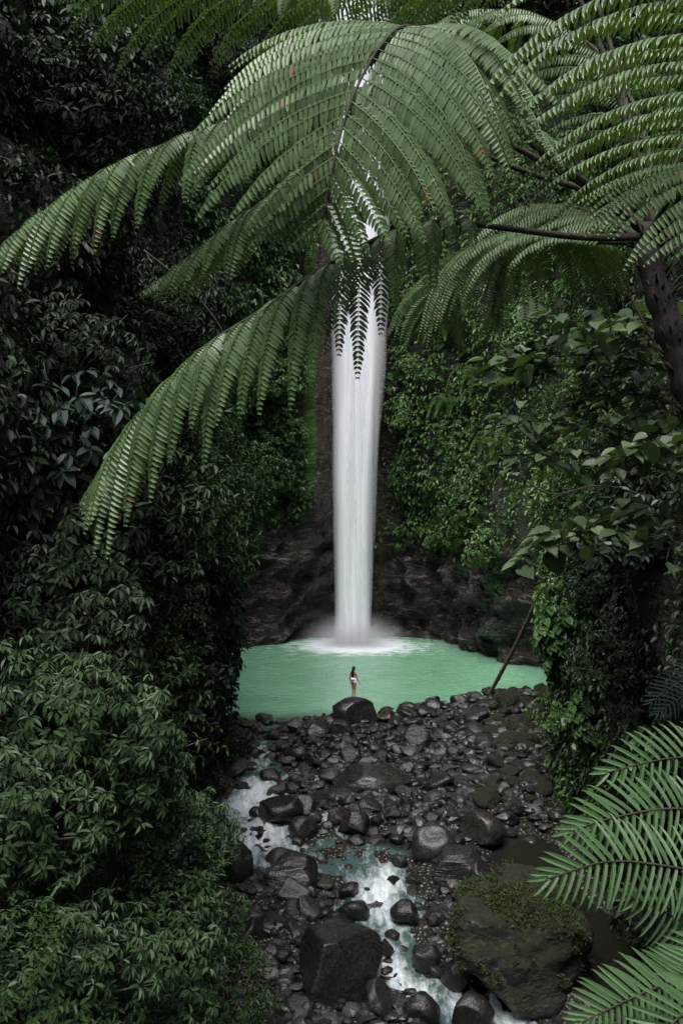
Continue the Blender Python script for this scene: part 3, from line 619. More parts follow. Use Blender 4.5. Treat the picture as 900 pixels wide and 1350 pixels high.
# weeds and moss tufts: on the huge boulder (its part) and along the right bank
def tufts(P, Nn, size, seed, mat):
    r = np.random.RandomState(seed); n = len(P); mb = MB()
    for k in range(3): mb.leaves(P + r.normal(size=(n, 3)) * .03, Nn + r.normal(size=(n, 3)) * .7, np.array((0, -.3, 1)) + r.normal(size=(n, 3)) * .4, size * r.uniform(.5, 1.3, n), .5, LEAF_FAR, np.clip(.5 + .3 * r.normal(size=n), 0, 1))
    return mb
for nm, cnt, sz in (('huge moss and', 5200, .085), ('moss patched', 300, .07), ('mossy rock on the pool', 500, .08), ('wide low moss', 700, .08), ('angular greenish', 260, .06)):
    for b_ in [o for o in COL.objects if o.name.startswith('boulder') and nm in o.get('label', '')]:
        me = b_.data; V = np.array([v.co[:] for v in me.vertices]); Nv = np.array([v.normal[:] for v in me.vertices]); sc_ = np.array(b_.scale)
        r = np.random.RandomState(len(nm)); k = r.randint(0, len(V), cnt * 3); wv_ = V[k] * sc_; ok = (Nv[k][:, 2] > -.1) & (fbm(wv_ * 1.5, 3, 14) + .5 * Nv[k][:, 2] > .38); k = k[ok][:cnt]
        q = tufts(V[k] * sc_ * 1.01 + r.normal(size=(len(k), 3)) * .03, Nv[k], sz, 3, None); q.v = [v / sc_ for v in q.v]; q.obj('weeds', M['weed'], b_)
ux = rg.uniform(5.2, 10.5, 16000); uy = rg.uniform(24, 53, 16000); zz_ = bed(ux, uy); c_ = chan(ux, uy)
edge_ = np.interp(uy, [24, 34, 40, 48, 53], [7.6, 7.0, 6.6, 7.2, 7.6]); ok = (c_ > 1.15) & (ux > edge_ + .8 * vnoise(np.stack([ux, uy, 0 * ux], 1) * .8, 4)) & (rg.rand(16000) < .8)
tag(tufts(np.stack([ux, uy, zz_], 1)[ok], np.tile((0, -.2, .6), (ok.sum(), 1)), .13, 8, None).obj('bank_weeds', M['weed']), 'low weeds and moss on the right bank at the foot of the wall', 'weeds', kind='stuff')

# ---------------------------------------------------------------- leaning pole
P0 = px(641, 923, 53.2); P1 = px(722, 755, 47.2); mb = MB(); C_ = catmull([P0 - (.1, 0, .5), P0, P0 * .5 + P1 * .5 + (.10, 0, -.06), P1, P1 + (P1 - P0) * .08], 40)
mb.tube(C_, np.interp(np.arange(40), [0, 39], [.115, .07]) * (1 + .12 * vnoise(C_ * 3, 4)), 9)
pole = mb.obj('leaning_pole', M['log'], smooth=True, origin=P0); tag(pole, 'thin bare tree pole leaning from the pool side stones against the right canyon wall', 'pole')
for t_ in (9, 17, 24, 31):
    q = MB(); d = unit(np.array((math.sin(t_), -.5, .3 * math.cos(t_)))); q.tube([C_[t_], C_[t_] + d * .16, C_[t_] + d * .22 + (0, 0, .05)], [.035, .025, .012], 5)
    rel(q, 'branch_stub', M['log'], pole, smooth=True)

# ---------------------------------------------------------------- person on the boulder
def skin_body(name, joints, edges, radii, mat, sub=2, root=0):
    me = bpy.data.meshes.new(name); me.from_pydata([tuple(j) for j in joints], edges, []); me.update()
    o = bpy.data.objects.new(name, me); COL.objects.link(o)
    md = o.modifiers.new('skin', 'SKIN'); sv = me.skin_vertices[0].data
    for i, r in enumerate(radii): sv[i].radius = r if isinstance(r, tuple) else (r, r); sv[i].use_root = (i == root)
    md.use_smooth_shade = True; o.modifiers.new('sub', 'SUBSURF').levels = sub; o.modifiers[-1].render_levels = sub
    dg = bpy.context.evaluated_depsgraph_get(); dg.update(); m2 = bpy.data.meshes.new_from_object(o.evaluated_get(dg)); m2.name = name
    bpy.data.objects.remove(o); o = bpy.data.objects.new(name, m2); COL.objects.link(o); m2.materials.clear(); m2.materials.append(mat); return o
m, nt_, p, o = newmat('skin'); p.inputs['Base Color'].default_value = (.36, .19, .125, 1); p.inputs['Roughness'].default_value = .5; M['skin'] = m
m, nt_, p, o = newmat('hair'); p.inputs['Base Color'].default_value = (.008, .006, .006, 1); p.inputs['Roughness'].default_value = .4; M['hair'] = m
m, nt_, p, o = newmat('swimwear'); p.inputs['Base Color'].default_value = (.82, .80, .84, 1); p.inputs['Roughness'].default_value = .8; M['white'] = m
# faces away and slightly to the right; local +y is forward, units metres, feet at z = 0
J = []; E = []; R = []
def j_(p, r, par=None):
    J.append(p); R.append(r); 
    if par is not None: E.append((par, len(J) - 1))
    return len(J) - 1
pel = j_((0, 0, .90), (.155, .115)); wst = j_((0, -.01, 1.03), (.115, .09), pel); ch = j_((0, -.005, 1.20), (.14, .10), wst); sh_ = j_((0, -.01, 1.33), (.11, .075), ch)
nk = j_((0, .0, 1.40), .05, sh_); nk2 = j_((0, .012, 1.455), .05, nk); hd = j_((0, .02, 1.53), (.078, .092), nk2); ht = j_((0, .01, 1.61), (.07, .08), hd)
for s in (-1, 1):
    a = j_((s * .165, -.01, 1.33), .052, sh_); b = j_((s * .225, -.02, 1.08), .036, a); c = j_((s * (.255 if s < 0 else .30), .05, .86), .024, b); d = j_((s * (.26 if s < 0 else .32), .07, .80), (.032, .016), c)
    for q in range(4):
        e = j_((s * (.26 if s < 0 else .325) + (q - 1.5) * .004, .05 + q * .018, .745), .009, d); L = (.045, .055, .052, .04)[q]; f = j_((s * (.255 if s < 0 else .325), .054 + q * .018, .745 - L * .6), .008, e); j_((s * (.247 if s < 0 else .318), .06 + q * .018, .745 - L), .006, f)
    e = j_((s * (.24 if s < 0 else .30), .10, .79), .010, d); j_((s * (.235 if s < 0 else .30), .115, .755), .008, e)
    h_ = j_((s * .085, -.005, .82), .092, pel); k = j_((s * .075, .01 if s > 0 else .04, .46), .053, h_); an = j_((s * .065, -.03, .09), .032, k); hl = j_((s * .065, -.03, .035), .034, an); ft = j_((s * .075, .10, .025), (.036, .022), hl); j_((s * .078, .17, .02), (.032, .014), ft)
person = skin_body('person', J, E, R, M['skin'])
def ell(mb, c, r, seed=0, sub=3, f=None):
    V, F = ICO[sub]; V = V * r + np.array(c)
    if f: V = f(V)
    mb.add(V, F)
mb = MB(); ell(mb, (0, .0, 1.56), (.095, .108, .118)); ell(mb, (0, -.075, 1.33), (.095, .055, .22)); ell(mb, (-.01, -.09, 1.15), (.075, .04, .13))
hair = mb.obj('hair', M['hair'], person, smooth=True); hair['label'] = 'long dark loose hair'
mb = MB(); ell(mb, (0, -.002, .905), (.168, .125, .12)); 
for s in (-1, 1): ell(mb, (s * .085, 0, .83), (.095, .10, .085))
mb.tube([(0, -.008, .93), (0, -.01, 1.0), (0, -.008, 1.06)], [.15, .128, .122], 20)
sw = mb.obj('swimsuit', M['white'], person, smooth=True)
mb = MB(); ell(mb, (0, .105, 1.535), (.016, .022, .022), sub=2); 
for s in (-1, 1): ell(mb, (s * .084, .015, 1.53), (.012, .02, .032), sub=2)
mb.obj('face_features', M['skin'], person, smooth=True)
b0 = bpy.data.objects['boulder']; bpy.context.view_layer.update()
V = np.array([(b0.matrix_world @ v.co)[:] for v in b0.data.vertices])
pos = px(466, 928, b0.location.y - .1); dd = np.hypot(V[:, 0] - pos[0], V[:, 1] - pos[1]); pos[2] = V[dd < .25][:, 2].max() - .03
person.location = tuple(pos); person.rotation_euler = (0, 0, math.radians(-35)); person.scale = (.97,) * 3
tag(person, 'woman with long dark hair in white swimwear standing on the boulder facing the waterfall', 'person')

# ---------------------------------------------------------------- creepers and ground cover on the canyon walls
rg = np.random.RandomState(77)
tri = np.vstack([quads[:, [0, 1, 2]], quads[:, [0, 2, 3]]])
A_, B_, C3 = P3[tri[:, 0]], P3[tri[:, 1]], P3[tri[:, 2]]
cn = np.cross(B_ - A_, C3 - A_); area = np.linalg.norm(cn, axis=1) / 2; cn = unit(cn)
cen = (A_ + B_ + C3) / 3; cn *= np.sign(((CAM - cen) * cn).sum(1))[:, None]          # walls are concave: towards the gorge
tvg = veg[tri].mean(1)
uu = 450 + cen[:, 0] / np.maximum(cen[:, 1], .1) * FPX; vv = 675 - (cen[:, 2] - 11) / np.maximum(cen[:, 1], .1) * FPX
vis = (cen[:, 1] > 5) & (uu > -170) & (uu < 1070) & (vv > -120) & (vv < 1480)
def cover(name, sel, per_m2, size, mat, label, tm=LEAF, clump=.9, lift=.35, seed=0, droop=.8, asp=.55, clipv=None):
    wt = area * vis * sel; n = int(wt.sum() * per_m2)
    k = rg.choice(len(tri), n, p=wt / wt.sum()); a, b = rg.rand(n), rg.rand(n); f = a + b > 1; a[f], b[f] = 1 - a[f], 1 - b[f]
    P = A_[k] + a[:, None] * (B_[k] - A_[k]) + b[:, None] * (C3[k] - A_[k]); nn = cn[k]
    c1 = fbm(P * clump, 2, 60 + seed); keep = rg.rand(n) < np.clip(.85 + c1 * 1.0, .28, 1); P, nn, c1 = P[keep], nn[keep], c1[keep]; n = len(P)
    P = P + nn * (np.clip(c1 + .4, 0, 1.3) * lift + rg.rand(n) * lift * .5)[:, None]
    D = nn * .55 + np.array((0, 0, -droop)) + rg.normal(size=(n, 3)) * .55
    Nn = nn * .7 + np.array((0, 0, .8)) + rg.normal(size=(n, 3)) * .3
    dist = np.linalg.norm(P - CAM, axis=1)
    L = size * rg.uniform(.6, 1.35, n) * (1 + .012 * dist) * (1 + .25 * c1)
    mb = MB(); mb.leaves(P, D, Nn, L, asp, tm, np.clip(.45 + .25 * fbm(P * .5, 2, 8) + rg.normal(size=n) * .22, 0, 1))
    o = mb.obj(name, mat); tag(o, label, 'creeper', kind='stuff'); return n
left = (cen[:, 0] < 0) & (cen[:, 1] < 58); right = (cen[:, 0] > 0) & (cen[:, 1] < 57); back = ~(left | right)
tot = 0
hi = np.clip((cen[:, 2] - 2) / 10, 0, 1)
near_edge = np.clip((cen[:, 1] - 38) / 8, 0, 1)
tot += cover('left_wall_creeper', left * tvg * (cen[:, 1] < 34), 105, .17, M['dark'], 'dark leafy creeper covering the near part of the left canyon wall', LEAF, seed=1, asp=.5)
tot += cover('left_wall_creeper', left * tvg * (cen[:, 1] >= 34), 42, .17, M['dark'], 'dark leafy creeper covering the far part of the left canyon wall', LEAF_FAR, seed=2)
tot += cover('pool_corner_creeper', left * (cen[:, 1] > 36) * (cen[:, 2] < 16), 26, .15, M['mid'], 'green creeper on the left wall corner beside the pool', LEAF_FAR, seed=3, lift=.4)
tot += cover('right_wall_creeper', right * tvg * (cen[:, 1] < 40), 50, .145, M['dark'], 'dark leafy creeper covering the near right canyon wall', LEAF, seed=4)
tot += cover('right_corner_creeper', right * (cen[:, 1] >= 33) * (cen[:, 2] < 26), 80, .16, M['cliff_leaf'], 'bright green creeper on the right wall corner beside the pool', LEAF_FAR, seed=5, lift=.35)
tot += cover('right_wall_creeper', right * (cen[:, 1] >= 33) * (cen[:, 2] >= 22), 26, .18, M['mid'], 'green creeper high on the right canyon wall', LEAF_FAR, seed=6, lift=.5)
tot += cover('cliff_creeper', back * tvg * (cen[:, 0] < -2), 34, .23, M['creeper'], 'leafy creeper on the cliff to the left of the waterfall', LEAF_FAR, seed=7, lift=.7, clump=.5)
tot += cover('cliff_creeper', back * tvg * (cen[:, 0] >= 0), 26, .20, M['cliff_leaf'], 'leafy creeper on the cliff to the right of the waterfall', LEAF_FAR, seed=8, lift=.8, clump=.45)
print('cover leaves', tot)

# ---------------------------------------------------------------- shrubs, trees and small ferns growing on the walls
def shrub_parts(seed, R, n_tw, per, L, tm, flop=.55, asp=.36, alt=False, stem=True):
    r = np.random.RandomState(seed); mb = MB(); st = MB()
    u = unit(r.normal(size=(n_tw, 3))); lump = 1 + .6 * fbm(u * 1.7, 2, seed); rad = (.45 + .55 * r.rand(n_tw) ** .5) * lump
    P = u * rad[:, None] * np.array(R); TW = unit(u * .9 + np.array((0, 0, .45)) + r.normal(size=(n_tw, 3)) * .25)
    ps, ds, ns, vs_, ls = [], [], [], [], []
    for k in range(per):
        an = 2 * math.pi * k / per * (1 if not alt else 2.4) + r.uniform(0, .7, n_tw)
        ref = unit(np.cross(TW, np.array((.3, .2, 1)))); q = np.cross(TW, ref); side = ref * np.cos(an)[:, None] + q * np.sin(an)[:, None]
        if alt:
            f = k / (per - 1); ps.append(P + TW * (f * 2.2 * L)); ds.append(side * .8 + TW * (.3 + .8 * f ** 3) + np.array((0, 0, -flop * .4)))
        else:
            ps.append(P + side * .02); ds.append(side + TW * r.uniform(.0, .5, n_tw)[:, None] + np.array((0, 0, -flop)))
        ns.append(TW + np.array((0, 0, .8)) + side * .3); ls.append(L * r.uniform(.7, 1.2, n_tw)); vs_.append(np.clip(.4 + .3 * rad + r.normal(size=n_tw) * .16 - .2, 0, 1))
    mb.leaves(np.vstack(ps), np.vstack(ds), np.vstack(ns), np.concatenate(ls), asp, tm, np.concatenate(vs_))
    for i in r.choice(n_tw, min(n_tw, 26), replace=False):
        b = np.array((0, 0, -R[2] * .8)); st.tube(catmull([b, b * .4 + P[i] * .35 + r.normal(size=3) * .05, P[i] + TW[i] * L], 7), np.linspace(.022, .006, 7) * max(R) / .9, 5)
    return mb, st
PROTO = {}
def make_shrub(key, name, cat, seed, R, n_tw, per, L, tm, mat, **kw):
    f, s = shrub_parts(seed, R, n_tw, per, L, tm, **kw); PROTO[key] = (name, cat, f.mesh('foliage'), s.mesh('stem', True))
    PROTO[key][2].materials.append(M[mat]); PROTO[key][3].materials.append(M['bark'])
def place_plant(key, loc, sc, rz, label, group, tilt=(0, 0)):
    name, cat, fm, sm = PROTO[key]; root = empty(name, loc, label, cat, group); root.scale = (sc,) * 3 if np.isscalar(sc) else sc; root.rotation_euler = (*tilt, rz)
    for nm, me in (('foliage', fm), ('stem', sm)):
        o = bpy.data.objects.new(nm, me); COL.objects.link(o); o.parent = root
    return root
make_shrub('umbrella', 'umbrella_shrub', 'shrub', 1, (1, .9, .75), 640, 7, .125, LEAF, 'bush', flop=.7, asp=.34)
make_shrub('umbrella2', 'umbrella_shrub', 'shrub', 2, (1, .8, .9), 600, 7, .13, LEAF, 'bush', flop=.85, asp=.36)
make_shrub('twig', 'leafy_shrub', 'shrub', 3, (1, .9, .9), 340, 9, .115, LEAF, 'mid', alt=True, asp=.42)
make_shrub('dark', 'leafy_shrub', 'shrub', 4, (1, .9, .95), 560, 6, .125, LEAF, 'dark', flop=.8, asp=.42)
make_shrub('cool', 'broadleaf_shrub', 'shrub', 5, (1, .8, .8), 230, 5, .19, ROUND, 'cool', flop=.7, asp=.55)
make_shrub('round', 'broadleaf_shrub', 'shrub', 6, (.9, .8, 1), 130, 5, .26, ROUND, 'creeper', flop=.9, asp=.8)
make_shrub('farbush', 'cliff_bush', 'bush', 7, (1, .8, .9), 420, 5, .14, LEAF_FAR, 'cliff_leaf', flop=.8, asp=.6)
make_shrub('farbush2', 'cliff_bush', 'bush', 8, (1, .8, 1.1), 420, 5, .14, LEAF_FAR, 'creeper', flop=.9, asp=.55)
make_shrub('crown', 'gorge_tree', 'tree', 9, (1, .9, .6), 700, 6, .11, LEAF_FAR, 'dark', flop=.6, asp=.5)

def pinnate(mb, st, C_, Lmax, start, npair, width, tm, seed, flop=.35, fwd=.35, prof_=None, hint=(0, 0, 1), rad=.006, wk=1.0):
    """a once divided frond along the curve C_"""
    r = np.random.RandomState(seed); n = len(C_); T = unit(np.gradient(C_, axis=0)); t = np.linspace(start, .995, npair)
    idx = t * (n - 1); P = np.stack([np.interp(idx, np.arange(n), C_[:, k]) for k in range(3)], 1); Tt = unit(np.stack([np.interp(idx, np.arange(n), T[:, k]) for k in range(3)], 1))
    Nf = np.array(hint, float)[None] - (Tt @ np.array(hint, float))[:, None] * Tt; Nf = unit(Nf); S = np.cross(Tt, Nf)
    x = (t - start) / (1 - start); Ls = Lmax * (np.clip(x * 5 + .45, 0, 1) * np.clip((1 - x) * 1.9 + .16, 0, 1) ** .8 if prof_ is None else prof_(x))
    for s in (-1, 1):
        fw = fwd + .9 * x ** 9
        D = s * S * np.cos(fw)[:, None] + Tt * np.sin(fw)[:, None] - np.array((0, 0, flop)) + r.normal(size=P.shape) * .05
        ll = Ls * r.uniform(.93, 1.05, npair); mb.leaves(P, D, Nf + .12 * r.normal(size=P.shape), ll, wk * width / np.maximum(ll, width * .8), tm, np.clip(.55 + r.normal(size=npair) * .15, 0, 1))
    st.tube(C_, np.linspace(rad * 1.3, rad * .4, n), 6)
def fern_proto(key, seed, nf, length, Lp, npair, mat, tm=LEAF_FAR, wid=.018, droop=1.0):
    r = np.random.RandomState(seed); mb = MB(); st = MB()
    for k in range(nf):
        a = 2 * math.pi * k / nf + r.uniform(-.3, .3); d = np.array((math.cos(a), math.sin(a), 0)); l = length * r.uniform(.8, 1.15); up = r.uniform(.25, .7)
        C_ = catmull([(0, 0, 0), d * l * .3 + (0, 0, l * up * .5), d * l * .65 + (0, 0, l * up * .45), d * l * .9 - (0, 0, l * droop * .35)], 16)
        pinnate(mb, st, C_, Lp, .08, npair, wid, tm, seed + k)
    PROTO[key] = ('cliff_fern', 'fern', mb.mesh('fronds'), st.mesh('stalks', True)); PROTO[key][2].materials.append(M[mat]); PROTO[key][3].materials.append(M['stalk'])
fern_proto('fern', 20, 11, 1.0, .20, 24, 'cliff_leaf', wid=.035)
fern_proto('fern2', 21, 9, 1.0, .16, 26, 'cliff_leaf', wid=.03, droop=1.8)

GL = 'plants on the left canyon wall'; GR = 'plants on the right canyon wall'; GB = 'plants on the cliff beside the waterfall'
# key, u, v, metres in front of the wall, scale, label, group
PL = [
 ('umbrella', 60, 935, None, 12.5, 1.15, 'big bush of drooping leaf whorls at the left edge, just below pool height', GL),
 ('umbrella2', 150, 985, None, 13.0, 1.05, 'grey green bush of leaf whorls reaching furthest out at lower left', GL),
 ('umbrella', 40, 1060, None, 11.5, 1.0, 'leafy bush at the left edge hanging under the big drooping bush', GL),
 ('umbrella2', 190, 1060, None, 13.6, .75, 'pale tipped bush of leaf whorls left of the rapids, lit brightest', GL),
 ('twig', 280, 1000, .6, 0, 1.5, 'bush with light green leaves on the wall edge, left of the white rapids', GL),
 ('cool', 235, 930, .5, 0, 1.4, 'plant with wide round dark leaves on the left wall, level with the pool', GL),
 ('dark', 110, 880, None, 16, 1.3, 'dull brownish green bush above the big drooping bush on the left', GL),
 ('twig', 215, 1205, None, 13.5, .95, 'light green bush at the lower left with leaves hanging towards the stony bank', GL),
 ('umbrella', 100, 1265, None, 11.0, .95, 'bush of leaf whorls filling the bottom left corner region', GL),
 ('umbrella2', 215, 1290, None, 12.5, .9, 'bush at the bottom edge between the corner bush and the stony bank', GL),
 ('umbrella', 250, 1085, None, 17, .8, 'bush of leaf whorls left of the tall black boulder', GL),
 ('umbrella2', 120, 1150, None, 14.5, .8, 'shaded bush in the dip between the upper and lower left bushes', GL),
 ('twig', 175, 900, None, 19, 1.3, 'loose leafed shrub just above the grey green bush at lower left', GL),
 ('twig', 30, 1180, None, 12.5, .7, 'light leafed shrub at the left edge between two bushes of whorls', GL),
 ('umbrella2', 270, 1230, None, 18, .8, 'bush on the wall edge beside the left stony bank', GL),
 ('cool', 205, 1130, None, 16.5, .8, 'round leafed dark plant in the gap among the lower left bushes', GL),
 ('twig', 20, 1310, None, 10.5, .8, 'dim bush in the very bottom left corner', GL),
 ('dark', 265, 1120, .6, 0, 1.2, 'dark bush beside the turquoise stretch of the stream, on the left wall', GL),
 ('twig', 290, 1300, None, 17, .85, 'small leafed bush overhanging the left stony bank at the bottom', GL),
 ('twig', 270, 650, .8, 0, 2.2, 'feathery green shrub below the long left hanging fern frond', GL),
 ('twig', 230, 700, .8, 0, 1.9, 'shrub with arching twigs lower left of the fern frond tip', GL),
 ('twig', 315, 720, .5, 0, 1.7, 'shrub on the left wall corner, next to the bare wet rock', GL),
 ('cool', 50, 610, 1.0, 0, 1.5, 'broad leaved dark shrub at the left edge below the middle fern frond', GL),
 ('dark', 120, 720, 1.0, 0, 1.8, 'black green shrub on the left wall below the lowest fern frond tip', GL),
 ('cool', 180, 175, 1.0, 0, 1.9, 'cool blue green broad leaved shrub above the left arching fern frond', GL),
 ('cool', 60, 110, 1.0, 0, 1.7, 'broad leaved shrub in the upper left corner under the top fern frond', GL),
 ('cool', 120, 60, 1.5, 0, 1.6, 'small blue green shrub just below the top fern frond', GL),
 ('dark', 300, 90, 1.5, 0, 2.6, 'dark shrub behind the hanging tips of the top fern frond', GL),
 ('dark', 60, 470, 1.2, 0, 1.6, 'dark shrub at the left edge halfway up the wall', GL),
 ('dark', 180, 430, 1.2, 0, 2.0, 'dark shrub left of the lowest fern frond, high on the wall', GL),
 ('cool', 250, 400, 1.0, 0, 1.6, 'dim shrub between the two long left fern fronds', GL),
 ('dark', 40, 790, 1.0, 0, 1.4, 'very dark shrub at the left edge at about pool height', GL),
 ('dark', 200, 820, .8, 0, 1.6, 'dark round shrub on the left wall, level with the foot of the fall', GL),
 ('fern', 285, 560, .5, 0, 1.8, 'green fern clump under the long left fern frond', GL),
 ('farbush', 370, 560, .6, 0, 2.3, 'dense glossy bush hanging on the cliff left of the waterfall', GB),
 ('farbush', 350, 500, .6, 0, 2.2, 'upper glossy bush on the cliff left of the waterfall', GB),
 ('farbush2', 345, 625, .6, 0, 2.4, 'bush above the dark hollow left of the waterfall', GB),
 ('farbush', 402, 648, .3, 0, .9, 'little bright tuft at the lip of the dark hollow', GB),
 ('farbush', 545, 480, .5, 0, 1.7, 'leafy bush close to the right edge of the waterfall, below the ferns', GB),
 ('farbush', 540, 545, .6, 0, 2.0, 'leafy bush in the middle right of the waterfall', GB),
 ('farbush2', 545, 620, .5, 0, 1.9, 'bush low on the cliff to the right of the waterfall', GB),
 ('farbush', 580, 705, .4, 0, 1.5, 'bright bush hanging lowest over the wet rock right of the fall', GB),
 ('farbush', 650, 725, .6, 0, 1.9, 'bright green bush hanging over the bare rock left of the pole top', GB),
 ('farbush', 655, 770, .4, 0, .8, 'trailing tip of green leaves over the dark rock near the pole', GB),
 ('farbush2', 620, 660, .7, 0, 2.4, 'bush above the hanging bright bush on the right cliff', GB),
 ('fern', 600, 540, .7, 0, 2.6, 'fern clump on the cliff in the centre of the right side greenery', GB),
 ('fern2', 635, 500, .7, 0, 3.0, 'long hanging ferns high on the cliff right of the waterfall', GB),
 ('fern', 590, 440, .7, 0, 2.6, 'fern clump on the cliff just under the yellow green fern fronds', GB),
 ('fern2', 560, 400, .7, 0, 2.6, 'hanging fern clump beside the fall, half hidden by the tree fern', GB),
 ('fern', 660, 590, .7, 0, 2.6, 'fern clump on the cliff left of the big round leaves', GB),
 ('farbush2', 610, 590, .6, 0, 2.0, 'dark green bush below the centre fern clump on the cliff', GB),
 ('farbush', 700, 430, 1.0, 0, 2.6, 'pale bush high on the cliff behind the big round leaves', GB),
 ('farbush', 600, 12, 1.5, 0, 3.4, 'sunlit pale bush at the cliff top right of the falling water', GB),
 ('farbush', 665, 8, 1.5, 0, 3.4, 'sunlit bush at the cliff top, left of the dark upright stem', GB),
 ('farbush2', 770, 30, 1.5, 0, 3.0, 'bush at the top of the right wall, right of the dark upright stem', GR),
 ('fern', 700, 500, 1.0, 0, 2.3, 'fern clump between the cliff and the right canyon wall', GB),
 ('round', 760, 850, .4, 0, 1.5, 'broad leaved creeper clump on the right wall, level with the pool', GR),
 ('farbush', 745, 930, .3, 0, 1.3, 'green leaf clump on the right wall corner above the stones', GR),
 ('farbush', 752, 780, .3, 0, 1.3, 'leaf clump on the right wall corner near the top of the pole', GR),
 ('farbush2', 740, 1030, .3, 0, 1.2, 'leaf clump low on the right wall corner, beside the stony bar', GR),
 ('round', 800, 960, .5, 0, 1.2, 'broad leaved plant on the right wall just above the top sword fern frond', GR),
 ('dark', 840, 860, .5, 0, 1.3, 'dark shrub on the right wall, above the small grey fern frond', GR),
 ('twig', 790, 660, .8, 0, 1.4, 'shrub on the right wall below the big round leaves', GR),
 ('twig', 850, 600, .8, 0, 1.3, 'shrub at the right edge under the tree fern trunk', GR),
 ('cool', 860, 700, .8, 0, 1.1, 'cool green broad leaved shrub at the right edge', GR),
 ('twig', 750, 560, .9, 0, 1.5, 'shrub behind the big round leaves on the right', GR),
 ('dark', 800, 760, .6, 0, 1.3, 'dark shrub on the right wall above the leaf covered corner', GR),
 ('fern', 700, 1010, .3, 0, .8, 'small fern at the foot of the right wall', GR),
 ('fern', 690, 1060, .2, 0, .7, 'small dim fern at the foot of the right wall beside the brown water', GR),
 ('round', 880, 1010, .5, 0, 1.0, 'dim leafy plant behind the top sword fern frond', GR),
 ('twig', 830, 400, 1.2, 0, 1.8, 'shrub on the right wall behind the tree fern trunk', GR),
 ('fern', 770, 390, 1.2, 0, 2.6, 'arching fern clump behind the left side of the tree fern trunk', GR),
 ('dark', 860, 120, 1.2, 0, 2.4, 'dark shrub high on the right wall behind the tree fern crown', GR),
 ('dark', 700, 300, 1.5, 0, 3.0, 'dark shrub high on the right wall behind the fern stalks', GR),
]
for k, (key, u_, v_, back_, Yf, sc, lab, grp) in enumerate(PL):
    if back_ is None: loc = px(u_, v_, Yf)
    else:
        loc, nor = hit(u_, v_)
        if loc is None: print('MISS', u_, v_); continue
        loc = loc + nor * back_ * .6
    place_plant(key, loc, sc, rg.uniform(0, 6.28), lab, grp)

# slim trees and lianas on the dark left side
def tube_obj(name, pts, r0, r1, mat, label, cat, group=None, n=24):
    C_ = catmull(pts, n); mb = MB(); mb.tube(C_, np.linspace(r0, r1, n) * (1 + .1 * vnoise(C_ * 2, 3)), 7); o = mb.obj(name, M[mat], smooth=True, origin=pts[0]); return tag(o, label, cat, group)
def slim_tree(u0, v0, u1, v1, Y, r, label, crown=1.6):
    a, b = px(u0, v0, Y), px(u1, v1, Y + .5); root = empty('slim_tree', a, label, 'tree', 'slim trees of the gorge')
    mb = MB(); C_ = catmull([a, a * .6 + b * .4 + (.12, 0, 0), b, b + (b - a) * .15], 24); mb.tube(C_ - a, np.linspace(r, r * .5, 24), 8)
    for q in (13, 17, 20, 22):
        d = unit(np.array((math.cos(q * 2.1), math.sin(q * 2.1), .7))); mb.tube(catmull([C_[q] - a, C_[q] - a + d * crown * .5, C_[q] - a + d * crown + (0, 0, .3)], 8), np.linspace(r * .4, r * .12, 8), 5)
    mb.obj('trunk', M['bark'], root, smooth=True)
    o = bpy.data.objects.new('crown', PROTO['crown'][2]); COL.objects.link(o); o.parent = root; o.location = tuple(C_[-1] - a); o.scale = (crown,) * 3
slim_tree(92, 480, 100, 190, 24, .10, 'slim pale trunked tree at the far left, crossing behind the arching fern frond', 2.2)
slim_tree(262, 860, 268, 690, 33, .07, 'thin upright sapling on the left wall just left of the bare wet rock', .9)
slim_tree(765, 110, 733, -20, 9.5, .055, 'dark leaning stem crossing the top edge right of the waterfall', 1.0)
for k, (pts, lab) in enumerate([
  ([(190, 330), (245, 375), (290, 430), (300, 470)], 'thin liana curving between the two long left fern fronds'),
  ([(176, 560), (180, 690), (172, 800)], 'thin straight liana hanging on the dark left wall'),
  ([(800, 340), (850, 430), (905, 540)], 'long thin dark liana crossing under the tree fern crown'),
  ([(655, 600), (720, 650), (790, 640), (860, 655)], 'thin curved twig under the big round leaves')]):
    Y = (20, 24, 8.5, 14)[k]; tube_obj('liana', [px(a, b, Y) for a, b in pts], .012 if k > 1 else .022, .008, 'bark', lab, 'liana', 'lianas')

